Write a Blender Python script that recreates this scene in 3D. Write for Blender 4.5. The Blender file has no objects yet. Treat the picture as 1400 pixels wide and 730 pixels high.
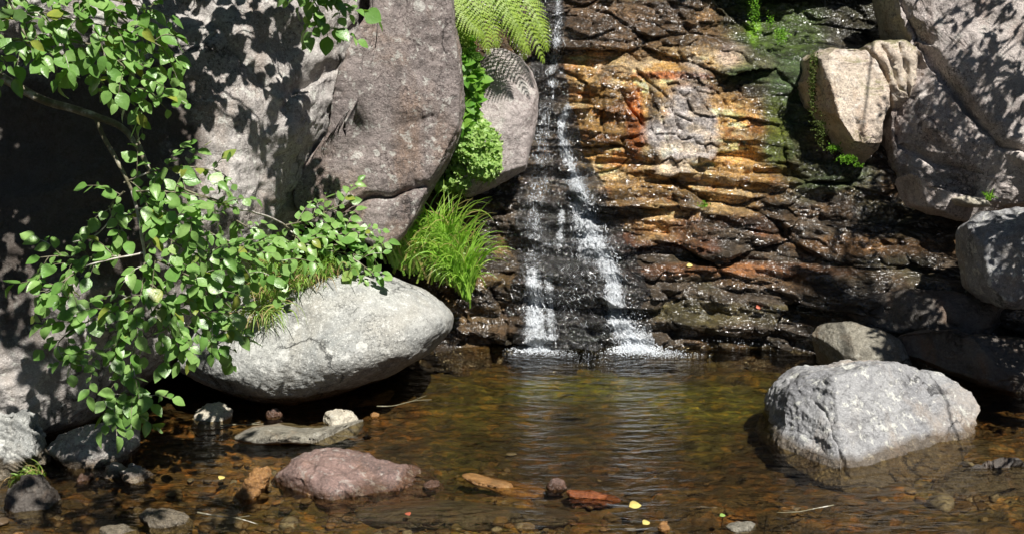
import bpy, math, random
import numpy as np
from mathutils import Vector

random.seed(7)
rng = np.random.default_rng(7)
sc = bpy.context.scene
COL = sc.collection

# ------------------------------------------------------------------ camera
PITCH = math.radians(12.0)
CAMH = 1.6
FPX = 1501.0
cam_d = bpy.data.cameras.new("camera")
cam = bpy.data.objects.new("camera", cam_d)
COL.objects.link(cam)
cam_d.sensor_width = 36.0
cam_d.lens = 36.0 * FPX / 1400.0
cam_d.clip_start = 0.05
cam_d.clip_end = 500.0
cam.location = (0, 0, CAMH)
cam.rotation_euler = (math.pi / 2 - PITCH, 0, 0)
sc.camera = cam

# ------------------------------------------------------------------ light
SUN = np.array([0.36, -0.62, 1.0])
SUN = SUN / np.linalg.norm(SUN)
elev = math.asin(SUN[2])
w = bpy.data.worlds.new("World")
sc.world = w
w.use_nodes = True
nt = w.node_tree
nt.nodes.clear()
sky = nt.nodes.new("ShaderNodeTexSky")
sky.sky_type = 'NISHITA'
sky.sun_disc = False
sky.sun_elevation = elev
sky.altitude = 1500
sky.air_density = 0.55
sky.dust_density = 0.2
sky.sun_rotation = math.atan2(SUN[0], SUN[1])
bg = nt.nodes.new("ShaderNodeBackground")
bg.inputs[1].default_value = 0.05
wo = nt.nodes.new("ShaderNodeOutputWorld")
nt.links.new(sky.outputs[0], bg.inputs[0])
nt.links.new(bg.outputs[0], wo.inputs[0])
sd = bpy.data.lights.new("sun", 'SUN')
sd.energy = 5.0
sd.angle = math.radians(0.55)
sd.color = (1.0, 0.96, 0.90)
so = bpy.data.objects.new("sun", sd)
COL.objects.link(so)
so.location = (3, -4, 8)
so.rotation_euler = Vector(SUN).to_track_quat('Z', 'Y').to_euler()
sc.view_settings.view_transform = 'Standard'
sc.view_settings.look = 'None'
sc.view_settings.gamma = 1.0
sc.view_settings.exposure = 0.62
sc.render.engine = 'CYCLES'
sc.cycles.use_denoising = True
sc.cycles.max_bounces = 8
sc.cycles.transparent_max_bounces = 16
sc.cycles.caustics_reflective = False
sc.cycles.caustics_refractive = False
sc.cycles.sample_clamp_indirect = 4.0

# ------------------------------------------------------------------ projection helpers
RV = np.array([1.0, 0, 0])
FV = np.array([0, math.cos(PITCH), -math.sin(PITCH)])
UV = np.array([0, math.sin(PITCH), math.cos(PITCH)])
CAM = np.array([0, 0, CAMH])


def W(px, py, Y):
    d = FV + (px - 700) / FPX * RV + (365 - py) / FPX * UV
    return CAM + d * (Y / d[1])


def G(px, py, z=0.0):
    d = FV + (px - 700) / FPX * RV + (365 - py) / FPX * UV
    return CAM + d * ((z - CAMH) / d[2])


def proj(P):
    q = np.asarray(P) - CAM
    dep = q @ FV
    return 700 + FPX * (q @ RV) / dep, 365 - FPX * (q @ UV) / dep


# ------------------------------------------------------------------ numpy noise
def _h(ix, iy, iz, seed):
    with np.errstate(over='ignore'):
        n = (ix.astype(np.int64) * 73856093) ^ (iy.astype(np.int64) * 19349663) ^ (iz.astype(np.int64) * 83492791) ^ (seed * 2654435761)
        n = n & 0xFFFFFFFF
        n = ((n ^ (n >> 16)) * 0x45d9f3b) & 0xFFFFFFFF
        n = ((n ^ (n >> 16)) * 0x45d9f3b) & 0xFFFFFFFF
        n = n ^ (n >> 16)
    return n / 4294967295.0


def vn(p, seed=0):
    p = np.asarray(p, dtype=float)
    i = np.floor(p)
    f = p - i
    f = f * f * f * (f * (f * 6 - 15) + 10)
    i = i.astype(np.int64)
    r = 0
    for dx in (0, 1):
        wx = f[:, 0] if dx else 1 - f[:, 0]
        for dy in (0, 1):
            wy = f[:, 1] if dy else 1 - f[:, 1]
            for dz in (0, 1):
                wz = f[:, 2] if dz else 1 - f[:, 2]
                r = r + wx * wy * wz * _h(i[:, 0] + dx, i[:, 1] + dy, i[:, 2] + dz, seed)
    return r * 2 - 1


def fbm(p, octv=4, seed=0, gain=0.5, ridge=False):
    a, s, t = 1.0, 0.0, 0
    p = np.array(p, dtype=float)
    for o in range(octv):
        v = vn(p, seed + o * 17)
        if ridge:
            v = 1 - 2 * np.abs(v)
        s = s + a * v
        t += a
        a *= gain
        p = p * 2.03 + 11.3
    return s / t


def voro(u, v, seed):
    iu = np.floor(u).astype(np.int64)
    iv = np.floor(v).astype(np.int64)
    f1 = np.full(u.shape, 9.0)
    f2 = np.full(u.shape, 9.0)
    cx = np.zeros_like(u)
    cy = np.zeros_like(u)
    rr = np.zeros_like(u)
    ra = np.zeros_like(u)
    rb = np.zeros_like(u)
    z = np.zeros_like(iu)
    for a in (-1, 0, 1):
        for b in (-1, 0, 1):
            gx = iu + a
            gy = iv + b
            x = gx + 0.5 + 0.85 * (_h(gx, gy, z, seed) - 0.5)
            y = gy + 0.5 + 0.85 * (_h(gx, gy, z + 1, seed) - 0.5)
            d = np.hypot(u - x, v - y)
            m = d < f1
            f2 = np.where(m, f1, np.minimum(f2, d))
            f1 = np.where(m, d, f1)
            cx = np.where(m, x, cx)
            cy = np.where(m, y, cy)
            rr = np.where(m, _h(gx, gy, z + 2, seed), rr)
            ra = np.where(m, _h(gx, gy, z + 3, seed) - .5, ra)
            rb = np.where(m, _h(gx, gy, z + 4, seed) - .5, rb)
    return f2 - f1, rr, ra, rb, u - cx, v - cy


def sstep(a, b, x):
    t = np.clip((x - a) / (b - a), 0, 1)
    return t * t * (3 - 2 * t)


# ------------------------------------------------------------------ object helpers
def tag(o, label=None, cat=None, group=None, kind=None):
    if label:
        o["label"] = label
    if cat:
        o["category"] = cat
    if group:
        o["group"] = group
    if kind:
        o["kind"] = kind
    return o


def np_mesh(name, V, F, mat, parent=None, origin=None, smooth=True, cols=None, attrs=None):
    """F: int array (n,3) or (n,4); or list of such arrays"""
    V = np.asarray(V, dtype=np.float32)
    if origin is None:
        origin = np.array([V[:, 0].mean(), V[:, 1].mean(), V[:, 2].min()])
    origin = np.asarray(origin, dtype=np.float32)
    if not isinstance(F, list):
        F = [F]
    F = [np.asarray(f, dtype=np.int32) for f in F if len(f)]
    me = bpy.data.meshes.new(name)
    me.vertices.add(len(V))
    me.vertices.foreach_set("co", (V - origin).ravel())
    loops = np.concatenate([f.ravel() for f in F])
    sizes = np.concatenate([np.full(len(f), f.shape[1], dtype=np.int32) for f in F])
    starts = np.concatenate([[0], np.cumsum(sizes)[:-1]]).astype(np.int32)
    me.loops.add(len(loops))
    me.loops.foreach_set("vertex_index", loops)
    me.polygons.add(len(sizes))
    me.polygons.foreach_set("loop_start", starts)
    me.polygons.foreach_set("loop_total", sizes)
    me.polygons.foreach_set("use_smooth", np.full(len(sizes), smooth))
    me.update(calc_edges=True)
    if cols is not None:
        a = me.color_attributes.new("Col", 'FLOAT_COLOR', 'POINT')
        c = np.ones((len(V), 4), dtype=np.float32)
        c[:, :3] = cols
        a.data.foreach_set("color", c.ravel())
    for k, v in (attrs or {}).items():
        a = me.attributes.new(k, 'FLOAT', 'POINT')
        a.data.foreach_set("value", np.asarray(v, dtype=np.float32))
    me.materials.append(mat)
    o = bpy.data.objects.new(name, me)
    COL.objects.link(o)
    o.location = origin
    if parent is not None:
        o.parent = parent
        o.location = origin - np.array(parent.location, dtype=np.float32)
    return o


def empty(name, loc):
    o = bpy.data.objects.new(name, None)
    o.empty_display_size = 0.1
    COL.objects.link(o)
    o.location = loc
    return o


def icosphere(sub):
    t = (1 + 5 ** .5) / 2
    V = np.array([(-1, t, 0), (1, t, 0), (-1, -t, 0), (1, -t, 0), (0, -1, t), (0, 1, t), (0, -1, -t), (0, 1, -t),
                  (t, 0, -1), (t, 0, 1), (-t, 0, -1), (-t, 0, 1)], dtype=float)
    F = np.array([(0, 11, 5), (0, 5, 1), (0, 1, 7), (0, 7, 10), (0, 10, 11), (1, 5, 9), (5, 11, 4), (11, 10, 2), (10, 7, 6), (7, 1, 8),
                  (3, 9, 4), (3, 4, 2), (3, 2, 6), (3, 6, 8), (3, 8, 9), (4, 9, 5), (2, 4, 11), (6, 2, 10), (8, 6, 7), (9, 8, 1)])
    V /= np.linalg.norm(V, axis=1)[:, None]
    for _ in range(sub):
        E = np.sort(np.concatenate([F[:, [0, 1]], F[:, [1, 2]], F[:, [2, 0]]]), axis=1)
        U, inv = np.unique(E, axis=0, return_inverse=True)
        inv = inv.ravel()
        M = (V[U[:, 0]] + V[U[:, 1]])
        M /= np.linalg.norm(M, axis=1)[:, None]
        n = len(V)
        k = len(F)
        a, b, c = inv[:k] + n, inv[k:2 * k] + n, inv[2 * k:] + n
        V = np.concatenate([V, M])
        F = np.concatenate([np.stack([F[:, 0], a, c], 1), np.stack([F[:, 1], b, a], 1), np.stack([F[:, 2], c, b], 1), np.stack([a, b, c], 1)])
    return V, F


ICO = {}


def ico(s):
    if s not in ICO:
        ICO[s] = icosphere(s)
    return ICO[s]


def vnormals(V, F):
    a, b, c = V[F[:, 0]], V[F[:, 1]], V[F[:, 2]]
    n = np.cross(b - a, c - a)
    N = np.zeros_like(V)
    for k in range(3):
        for ax in range(3):
            N[:, ax] += np.bincount(F[:, k], weights=n[:, ax], minlength=len(V))
    L = np.linalg.norm(N, axis=1)[:, None]
    return N / np.maximum(L, 1e-9)


class Bag:
    """collects pieces of one mesh"""

    def __init__(s):
        s.V, s.T, s.Q, s.n = [], [], [], 0

    def add(s, V, F):
        V = np.asarray(V, dtype=float)
        F = np.asarray(F)
        s.V.append(V)
        (s.T if F.shape[1] == 3 else s.Q).append(F + s.n)
        s.n += len(V)

    def build(s, name, mat, parent=None, origin=None, smooth=True):
        V = np.concatenate(s.V)
        F = []
        if s.T:
            F.append(np.concatenate(s.T))
        if s.Q:
            F.append(np.concatenate(s.Q))
        return np_mesh(name, V, F, mat, parent, origin, smooth)


def tube(bag, P, R, sides=7):
    P = np.asarray(P, dtype=float)
    R = np.asarray(R, dtype=float)
    n = len(P)
    T = np.gradient(P, axis=0)
    T /= np.maximum(np.linalg.norm(T, axis=1)[:, None], 1e-9)
    ref = np.array([0.3, 0.2, 1.0])
    A = np.cross(T, ref)
    A /= np.maximum(np.linalg.norm(A, axis=1)[:, None], 1e-6)
    B = np.cross(T, A)
    th = np.linspace(0, 2 * np.pi, sides, endpoint=False)
    V = P[:, None, :] + R[:, None, None] * (np.cos(th)[None, :, None] * A[:, None, :] + np.sin(th)[None, :, None] * B[:, None, :])
    V = V.reshape(-1, 3)
    i = np.arange(n - 1)[:, None] * sides
    j = np.arange(sides)[None, :]
    j2 = (j + 1) % sides
    F = np.stack([i + j, i + j2, i + sides + j2, i + sides + j], -1).reshape(-1, 4)
    bag.add(V, F)
    # end cap
    c = np.concatenate([V[-sides:], [P[-1] + T[-1] * R[-1]]])
    bag.add(c, np.stack([np.arange(sides), (np.arange(sides) + 1) % sides, np.full(sides, sides)], 1))


def smooth_path(P, n=None, jit=0.0):
    P = np.asarray(P, dtype=float)
    m = len(P)
    if n is None:
        n = m * 5
    t = np.linspace(0, m - 1, n)
    k = np.clip(np.floor(t).astype(int), 0, m - 2)
    f = (t - k)[:, None]
    p0 = P[np.clip(k - 1, 0, m - 1)]
    p1 = P[k]
    p2 = P[np.clip(k + 1, 0, m - 1)]
    p3 = P[np.clip(k + 2, 0, m - 1)]
    Q = 0.5 * (2 * p1 + (p2 - p0) * f + (2 * p0 - 5 * p1 + 4 * p2 - p3) * f ** 2 + (3 * p1 - p0 - 3 * p2 + p3) * f ** 3)
    if jit:
        Q = Q + rng.normal(0, jit, Q.shape)
    return Q


# ------------------------------------------------------------------ materials
def mat_new(name):
    m = bpy.data.materials.new(name)
    m.use_nodes = True
    t = m.node_tree
    t.nodes.clear()
    out = t.nodes.new("ShaderNodeOutputMaterial")
    return m, t, out


class N:
    def __init__(s, t):
        s.t = t

    def new(s, typ, **kw):
        n = s.t.nodes.new(typ)
        for k, v in kw.items():
            setattr(n, k, v)
        return n

    def link(s, a, b):
        s.t.links.new(a, b)

    def coord(s, scale=(1, 1, 1)):
        tc = s.new("ShaderNodeTexCoord")
        mp = s.new("ShaderNodeMapping")
        mp.inputs["Scale"].default_value = scale
        s.link(tc.outputs["Object"], mp.inputs[0])
        return mp.outputs[0]

    def noise(s, co, scale, detail=5, rough=0.55, dist=0.0):
        n = s.new("ShaderNodeTexNoise")
        n.inputs["Scale"].default_value = scale
        n.inputs["Detail"].default_value = detail
        n.inputs["Roughness"].default_value = rough
        n.inputs["Distortion"].default_value = dist
        s.link(co, n.inputs["Vector"])
        return n.outputs["Fac"]

    def ramp(s, fac, stops):
        r = s.new("ShaderNodeValToRGB")
        e = r.color_ramp.elements
        while len(e) < len(stops):
            e.new(0.5)
        for k, (p, c) in enumerate(stops):
            e[k].position = p
            e[k].color = (*c, 1) if len(c) == 3 else c
        s.link(fac, r.inputs[0])
        return r.outputs[0]

    def rampf(s, fac, a, b, lo=0.0, hi=1.0):
        r = s.new("ShaderNodeMapRange")
        r.inputs["From Min"].default_value = a
        r.inputs["From Max"].default_value = b
        r.inputs["To Min"].default_value = lo
        r.inputs["To Max"].default_value = hi
        s.link(fac, r.inputs["Value"])
        return r.outputs[0]

    def mix(s, fac, a, b, mode='MIX'):
        m = s.new("ShaderNodeMix", data_type='RGBA', blend_type=mode)
        if isinstance(fac, (int, float)):
            m.inputs[0].default_value = fac
        else:
            s.link(fac, m.inputs[0])
        for k, v in ((6, a), (7, b)):
            if isinstance(v, tuple):
                m.inputs[k].default_value = (*v, 1)
            else:
                s.link(v, m.inputs[k])
        return m.outputs[2]

    def math(s, op, a, b=None):
        m = s.new("ShaderNodeMath", operation=op)
        for k, v in ((0, a), (1, b)):
            if v is None:
                continue
            if isinstance(v, (int, float)):
                m.inputs[k].default_value = v
            else:
                s.link(v, m.inputs[k])
        return m.outputs[0]

    def bump(s, h, dist, strength=1.0, normal=None):
        b = s.new("ShaderNodeBump")
        b.inputs["Strength"].default_value = strength
        b.inputs["Distance"].default_value = dist
        s.link(h, b.inputs["Height"])
        if normal is not None:
            s.link(normal, b.inputs["Normal"])
        return b.outputs[0]

    def bsdf(s, color, rough=0.8, normal=None, spec=0.4, coat=0.0):
        b = s.new("ShaderNodeBsdfPrincipled")
        if isinstance(color, tuple):
            b.inputs["Base Color"].default_value = (*color, 1)
        else:
            s.link(color, b.inputs["Base Color"])
        if isinstance(rough, (int, float)):
            b.inputs["Roughness"].default_value = rough
        else:
            s.link(rough, b.inputs["Roughness"])
        b.inputs["Specular IOR Level"].default_value = spec
        b.inputs["Coat Weight"].default_value = coat
        if normal is not None:
            s.link(normal, b.inputs["Normal"])
        return b


def rock_mat(name, c1, c2, c3, lichen=0.5, rough=0.75, streak=0.0, lich_col=(0.62, 0.62, 0.56), warm=None, moss=0.0, wetline=None, bumpd=0.006, dark=0.5, shade_stain=False):
    """granite: c1/c2 big patches, c3 grain, pale lichen discs and speckle"""
    m, t, out = mat_new(name)
    n = N(t)
    co = n.coord()
    a = n.noise(co, 2.6, 6, 0.6, 0.4)
    col = n.mix(n.rampf(a, 0.38, 0.62), c1, c2)
    if warm:
        wv = n.noise(n.coord((1.0, 1.0, 0.45)), 3.3, 5, 0.6, 0.7)
        col = n.mix(n.rampf(wv, 0.5, 0.68, 0, 0.8), col, warm)
    if streak:
        sv = n.noise(n.coord((5.0, 5.0, 0.7)), 2.0, 5, 0.6, 0.4)
        col = n.mix(n.rampf(sv, 0.5, 0.75, 0, streak), col, tuple(x * 0.35 for x in c1))
    g = n.noise(co, 70, 3, 0.7)
    gm_ = n.math('MULTIPLY', n.rampf(g, 0.50, 0.60, 0, 0.9), n.rampf(n.noise(co, 4.5, 4, 0.6), 0.36, 0.62, 0.15, 1.0))
    col = n.mix(gm_, col, c3)
    g2 = n.noise(co, 160, 2, 0.6)
    col = n.mix(n.rampf(g2, 0.56, 0.68, 0, 0.6), col, tuple(min(1, x * 1.7) for x in c1))
    mid = n.noise(co, 14, 5, 0.7, 0.3)
    col = n.mix(n.rampf(mid, 0.36, 0.5, dark, 0), col, tuple(x * 0.38 for x in c2))
    if lichen:
        vo = n.new("ShaderNodeTexVoronoi")
        vo.inputs["Scale"].default_value = 5.5
        wob = n.new("ShaderNodeMix", data_type='VECTOR')
        wob.inputs[0].default_value = 0.045
        n.link(co, wob.inputs[4])
        nz = n.new("ShaderNodeTexNoise")
        nz.inputs["Scale"].default_value = 14
        nz.inputs["Detail"].default_value = 4
        n.link(co, nz.inputs["Vector"])
        n.link(nz.outputs["Color"], wob.inputs[5])
        n.link(wob.outputs[1], vo.inputs["Vector"])
        sp = n.new("ShaderNodeSeparateColor")
        n.link(vo.outputs["Color"], sp.inputs[0])
        thr = n.rampf(sp.outputs[0], 0.5, 1.0, -0.02, 0.30)
        lm = n.math('LESS_THAN', vo.outputs["Distance"], thr)
        lm = n.math('MULTIPLY', lm, n.rampf(n.noise(co, 60, 3), 0.35, 0.55, 0.35, 1.0))
        col = n.mix(n.math('MULTIPLY', lm, lichen), col, lich_col)
        ls = n.noise(co, 22, 5, 0.75, 0.2)
        col = n.mix(n.rampf(ls, 0.56, 0.62, 0, lichen), col, lich_col)
    if moss:
        geo = n.new("ShaderNodeNewGeometry")
        sx = n.new("ShaderNodeSeparateXYZ")
        n.link(geo.outputs["Normal"], sx.inputs[0])
        mv = n.math('ADD', n.math('MULTIPLY', sx.outputs[2], 0.35), n.noise(co, 7, 5, 0.7))
        col = n.mix(n.rampf(mv, 0.66, 0.8, 0, moss), col, (0.10, 0.10, 0.02))
    if shade_stain:  # soil-stained inner part of the rock, with its shade painted into the colour
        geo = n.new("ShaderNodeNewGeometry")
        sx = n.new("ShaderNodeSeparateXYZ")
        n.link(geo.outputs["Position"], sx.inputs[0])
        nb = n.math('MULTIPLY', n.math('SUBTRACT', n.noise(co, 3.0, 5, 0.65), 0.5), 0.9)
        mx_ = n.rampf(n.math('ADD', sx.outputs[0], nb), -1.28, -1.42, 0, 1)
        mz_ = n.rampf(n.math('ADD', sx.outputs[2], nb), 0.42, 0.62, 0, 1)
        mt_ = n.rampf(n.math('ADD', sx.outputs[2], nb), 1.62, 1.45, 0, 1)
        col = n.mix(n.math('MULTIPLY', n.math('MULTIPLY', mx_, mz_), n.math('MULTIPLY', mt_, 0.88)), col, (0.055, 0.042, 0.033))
    # fine fractures
    cv = n.new("ShaderNodeTexVoronoi", feature='DISTANCE_TO_EDGE')
    cv.inputs["Scale"].default_value = 2.6
    cw = n.new("ShaderNodeMix", data_type='VECTOR')
    cw.inputs[0].default_value = 0.22
    n.link(n.coord((1, 1, 0.55)), cw.inputs[4])
    cz = n.new("ShaderNodeTexNoise")
    cz.inputs["Scale"].default_value = 5
    cz.inputs["Detail"].default_value = 7
    cz.inputs["Roughness"].default_value = 0.65
    n.link(co, cz.inputs["Vector"])
    n.link(cz.outputs["Color"], cw.inputs[5])
    n.link(cw.outputs[1], cv.inputs["Vector"])
    crk = n.math('MULTIPLY', n.rampf(cv.outputs["Distance"], 0.0, 0.016, 1.0, 0.0), n.rampf(n.noise(co, 2.1, 3), 0.47, 0.56, 0.0, 1.0))
    col = n.mix(n.math('MULTIPLY', crk, 0.8), col, tuple(x * 0.2 for x in c2))
    rr = rough
    if wetline is not None:
        geo = n.new("ShaderNodeNewGeometry")
        sx = n.new("ShaderNodeSeparateXYZ")
        n.link(geo.outputs["Position"], sx.inputs[0])
        zz = n.math('ADD', sx.outputs[2], n.math('MULTIPLY', n.math('SUBTRACT', n.noise(co, 9, 4), 0.5), 0.05))
        wf = n.rampf(zz, wetline - 0.012, wetline + 0.012, 1, 0)
        col = n.mix(wf, col, n.mix(1.0, col, (0.42, 0.35, 0.27), 'MULTIPLY'))
        rr = n.rampf(wf, 0, 1, rough, 0.2)
    h = n.math('ADD', n.math('MULTIPLY', n.noise(co, 28, 8, 0.72), 1.0), n.math('MULTIPLY', g, 0.25))
    h = n.math('SUBTRACT', h, n.math('MULTIPLY', crk, 0.5))
    nor = n.bump(h, bumpd * 3.0, 0.9)
    b = n.bsdf(col, rr, nor, 0.35)
    n.link(b.outputs[0], out.inputs[0])
    return m


M = {}
M['granite'] = rock_mat("granite_lichen", (0.49, 0.46, 0.43), (0.36, 0.335, 0.315), (0.13, 0.115, 0.11), 0.75, shade_stain=True, warm=(0.30, 0.23, 0.18), wetline=0.03)
M['granite_brown'] = rock_mat("granite_brown", (0.30, 0.255, 0.235), (0.20, 0.17, 0.16), (0.08, 0.06, 0.055), 0.55, streak=0.55, warm=(0.30, 0.19, 0.12))
M['granite_pale'] = rock_mat("granite_pale", (0.45, 0.45, 0.42), (0.29, 0.30, 0.29), (0.15, 0.15, 0.14), 0.7, rough=0.8, lich_col=(0.62, 0.62, 0.58), streak=0.4, warm=(0.36, 0.34, 0.29), wetline=0.06, dark=0.35)
M['granite_pink'] = rock_mat("granite_pink", (0.44, 0.39, 0.37), (0.35, 0.305, 0.29), (0.18, 0.14, 0.13), 0.4)
M['granite_blue'] = rock_mat("granite_blue_grey", (0.34, 0.34, 0.34), (0.24, 0.24, 0.25), (0.17, 0.17, 0.17), 0.8, warm=(0.40, 0.33, 0.26), wetline=0.035, dark=0.4)
M['quartz'] = rock_mat("quartz_pink", (0.62, 0.53, 0.42), (0.50, 0.40, 0.33), (0.22, 0.17, 0.15), 0.5, rough=0.6, warm=(0.46, 0.27, 0.14), lich_col=(0.7, 0.66, 0.6), moss=0.75)
M['schist'] = rock_mat("schist_dry", (0.58, 0.52, 0.48), (0.42, 0.37, 0.345), (0.12, 0.10, 0.10), 0.3, warm=(0.34, 0.24, 0.19))
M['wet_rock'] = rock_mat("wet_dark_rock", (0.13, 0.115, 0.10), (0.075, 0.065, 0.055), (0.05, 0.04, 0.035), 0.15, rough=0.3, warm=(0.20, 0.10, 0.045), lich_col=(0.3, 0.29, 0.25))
M['purple_rock'] = rock_mat("purple_schist", (0.27, 0.18, 0.155), (0.17, 0.12, 0.105), (0.09, 0.07, 0.065), 0.35, rough=0.45, warm=(0.30, 0.17, 0.11), wetline=0.025)
M['olive_rock'] = rock_mat("olive_rock", (0.27, 0.25, 0.20), (0.17, 0.155, 0.12), (0.09, 0.08, 0.06), 0.4, rough=0.5, warm=(0.27, 0.18, 0.10), lich_col=(0.45, 0.44, 0.38))
M['orange_rock'] = rock_mat("orange_rock", (0.32, 0.17, 0.06), (0.22, 0.11, 0.04), (0.15, 0.07, 0.03), 0.2, rough=0.3, lich_col=(0.5, 0.38, 0.2))
M['red_rock'] = rock_mat("red_rock", (0.27, 0.085, 0.03), (0.16, 0.06, 0.025), (0.12, 0.03, 0.015), 0.05, rough=0.25)
M['cream_stone'] = rock_mat("cream_stone", (0.60, 0.55, 0.44), (0.48, 0.43, 0.34), (0.3, 0.26, 0.2), 0.4, rough=0.55)


def cliff_mat():
    m, t, out = mat_new("wet_cliff")
    n = N(t)
    co = n.coord()
    at = n.new("ShaderNodeAttribute", attribute_name="Col")
    wt = n.new("ShaderNodeAttribute", attribute_name="wet")
    a = n.noise(n.coord((1, 1, 2.2)), 22, 6, 0.7, 0.4)
    col = n.mix(1.0, at.outputs["Color"], n.ramp(a, [(0.30, (0.35, 0.33, 0.32)), (0.5, (0.95, 0.92, 0.9)), (0.66, (1.7, 1.6, 1.45))]), 'MULTIPLY')
    b = n.noise(co, 90, 4, 0.7)
    col = n.mix(n.rampf(b, 0.42, 0.58, 0.55, 0.0), col, (0.02, 0.015, 0.01))
    h1 = n.noise(n.coord((1, 1, 1.5)), 55, 6, 0.75, 0.2)
    h2 = n.noise(co, 18, 4, 0.6)
    h = n.math('ADD', h1, h2)
    nor = n.bump(h, 0.016, 1.0)
    rough = n.rampf(wt.outputs["Fac"], 0, 1, 0.75, 0.45)
    bs = n.bsdf(col, rough, nor, 0.2)
    gp = n.rampf(n.noise(n.coord((1, 1, 2.0)), 7, 4, 0.6, 0.5), 0.42, 0.56, 0.12, 1.0)
    n.link(n.math("MULTIPLY", gp, n.rampf(wt.outputs["Fac"], 0.2, 1, 0.0, 1.0)), bs.inputs["Coat Weight"])
    bs.inputs["Coat IOR"].default_value = 2.0
    bs.inputs["Coat Roughness"].default_value = 0.23
    hc = n.noise(n.coord((1, 1, 1.25)), 29, 2, 0.5, 0.5)
    nc = n.bump(hc, 0.060, 1.0)
    n.link(nc, bs.inputs["Coat Normal"])
    n.link(bs.outputs[0], out.inputs[0])
    return m


M['cliff'] = cliff_mat()


def bed_mat():
    m, t, out = mat_new("stream_bed")
    n = N(t)
    co = n.coord()
    at = n.new("ShaderNodeAttribute", attribute_name="Col")
    a = n.noise(n.coord((1, 1.6, 1)), 13, 7, 0.72, 0.6)
    col = n.mix(1.0, at.outputs["Color"], n.ramp(a, [(0.33, (0.25, 0.25, 0.25)), (0.5, (0.9, 0.9, 0.9)), (0.68, (2.2, 2.0, 1.7))]), 'MULTIPLY')
    v = n.new("ShaderNodeTexVoronoi")
    v.inputs["Scale"].default_value = 26
    n.link(n.coord((1, 1.3, 1)), v.inputs["Vector"])
    sp = n.new("ShaderNodeSeparateColor")
    n.link(v.outputs["Color"], sp.inputs[0])
    col = n.mix(n.rampf(sp.outputs[1], 0.55, 1.0, 0, 0.75), col, n.mix(1.0, col, (2.3, 1.5, 0.8), 'MULTIPLY'))
    nor = n.bump(n.noise(co, 40, 6, 0.7), 0.02, 1.0)
    b = n.bsdf(col, 0.55, nor, 0.4)
    n.link(b.outputs[0], out.inputs[0])
    return m


M['bed'] = bed_mat()


def water_mat():
    m, t, out = mat_new("pool_water")
    n = N(t)
    co = n.coord()
    # long cross ripples, rings spreading from the foot of the fall, fine chop
    r1 = n.noise(n.coord((1.0, 3.2, 1)), 5.0, 3, 0.55, 0.6)
    wv = n.new("ShaderNodeTexWave", wave_type='RINGS', rings_direction='SPHERICAL')
    mp = n.new("ShaderNodeMapping")
    mp.inputs["Location"].default_value = (-0.35, -5.55, 0)
    tc = n.new("ShaderNodeTexCoord")
    n.link(tc.outputs["Object"], mp.inputs[0])
    n.link(mp.outputs[0], wv.inputs["Vector"])
    wv.inputs["Scale"].default_value = 5.5
    wv.inputs["Distortion"].default_value = 5.0
    wv.inputs["Detail"].default_value = 2.5
    wv.inputs["Detail Scale"].default_value = 1.2
    r3 = n.noise(n.coord((1.0, 1.9, 1)), 26, 4, 0.6, 0.4)
    amp = n.noise(co, 1.3, 2, 0.5)
    h = n.math('ADD', n.math('MULTIPLY', r1, 1.0), n.math('MULTIPLY', n.math('MULTIPLY', wv.outputs["Fac"], 0.12), n.rampf(amp, 0.35, 0.65, 0.1, 1.0)))
    h = n.math('ADD', h, n.math('MULTIPLY', r3, 0.22))
    nor = n.bump(h, 0.022, 1.0)
    fr = n.new("ShaderNodeFresnel")
    fr.inputs[0].default_value = 1.33
    n.link(nor, fr.inputs["Normal"])
    tr = n.new("ShaderNodeBsdfTransparent")
    tr.inputs[0].default_value = (0.74, 0.67, 0.50, 1)
    gl = n.new("ShaderNodeBsdfGlossy")
    gl.inputs["Roughness"].default_value = 0.09
    n.link(nor, gl.inputs["Normal"])
    mx = n.new("ShaderNodeMixShader")
    n.link(fr.outputs[0], mx.inputs[0])
    n.link(tr.outputs[0], mx.inputs[1])
    n.link(gl.outputs[0], mx.inputs[2])
    n.link(mx.outputs[0], out.inputs[0])
    return m


M['water'] = water_mat()


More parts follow.
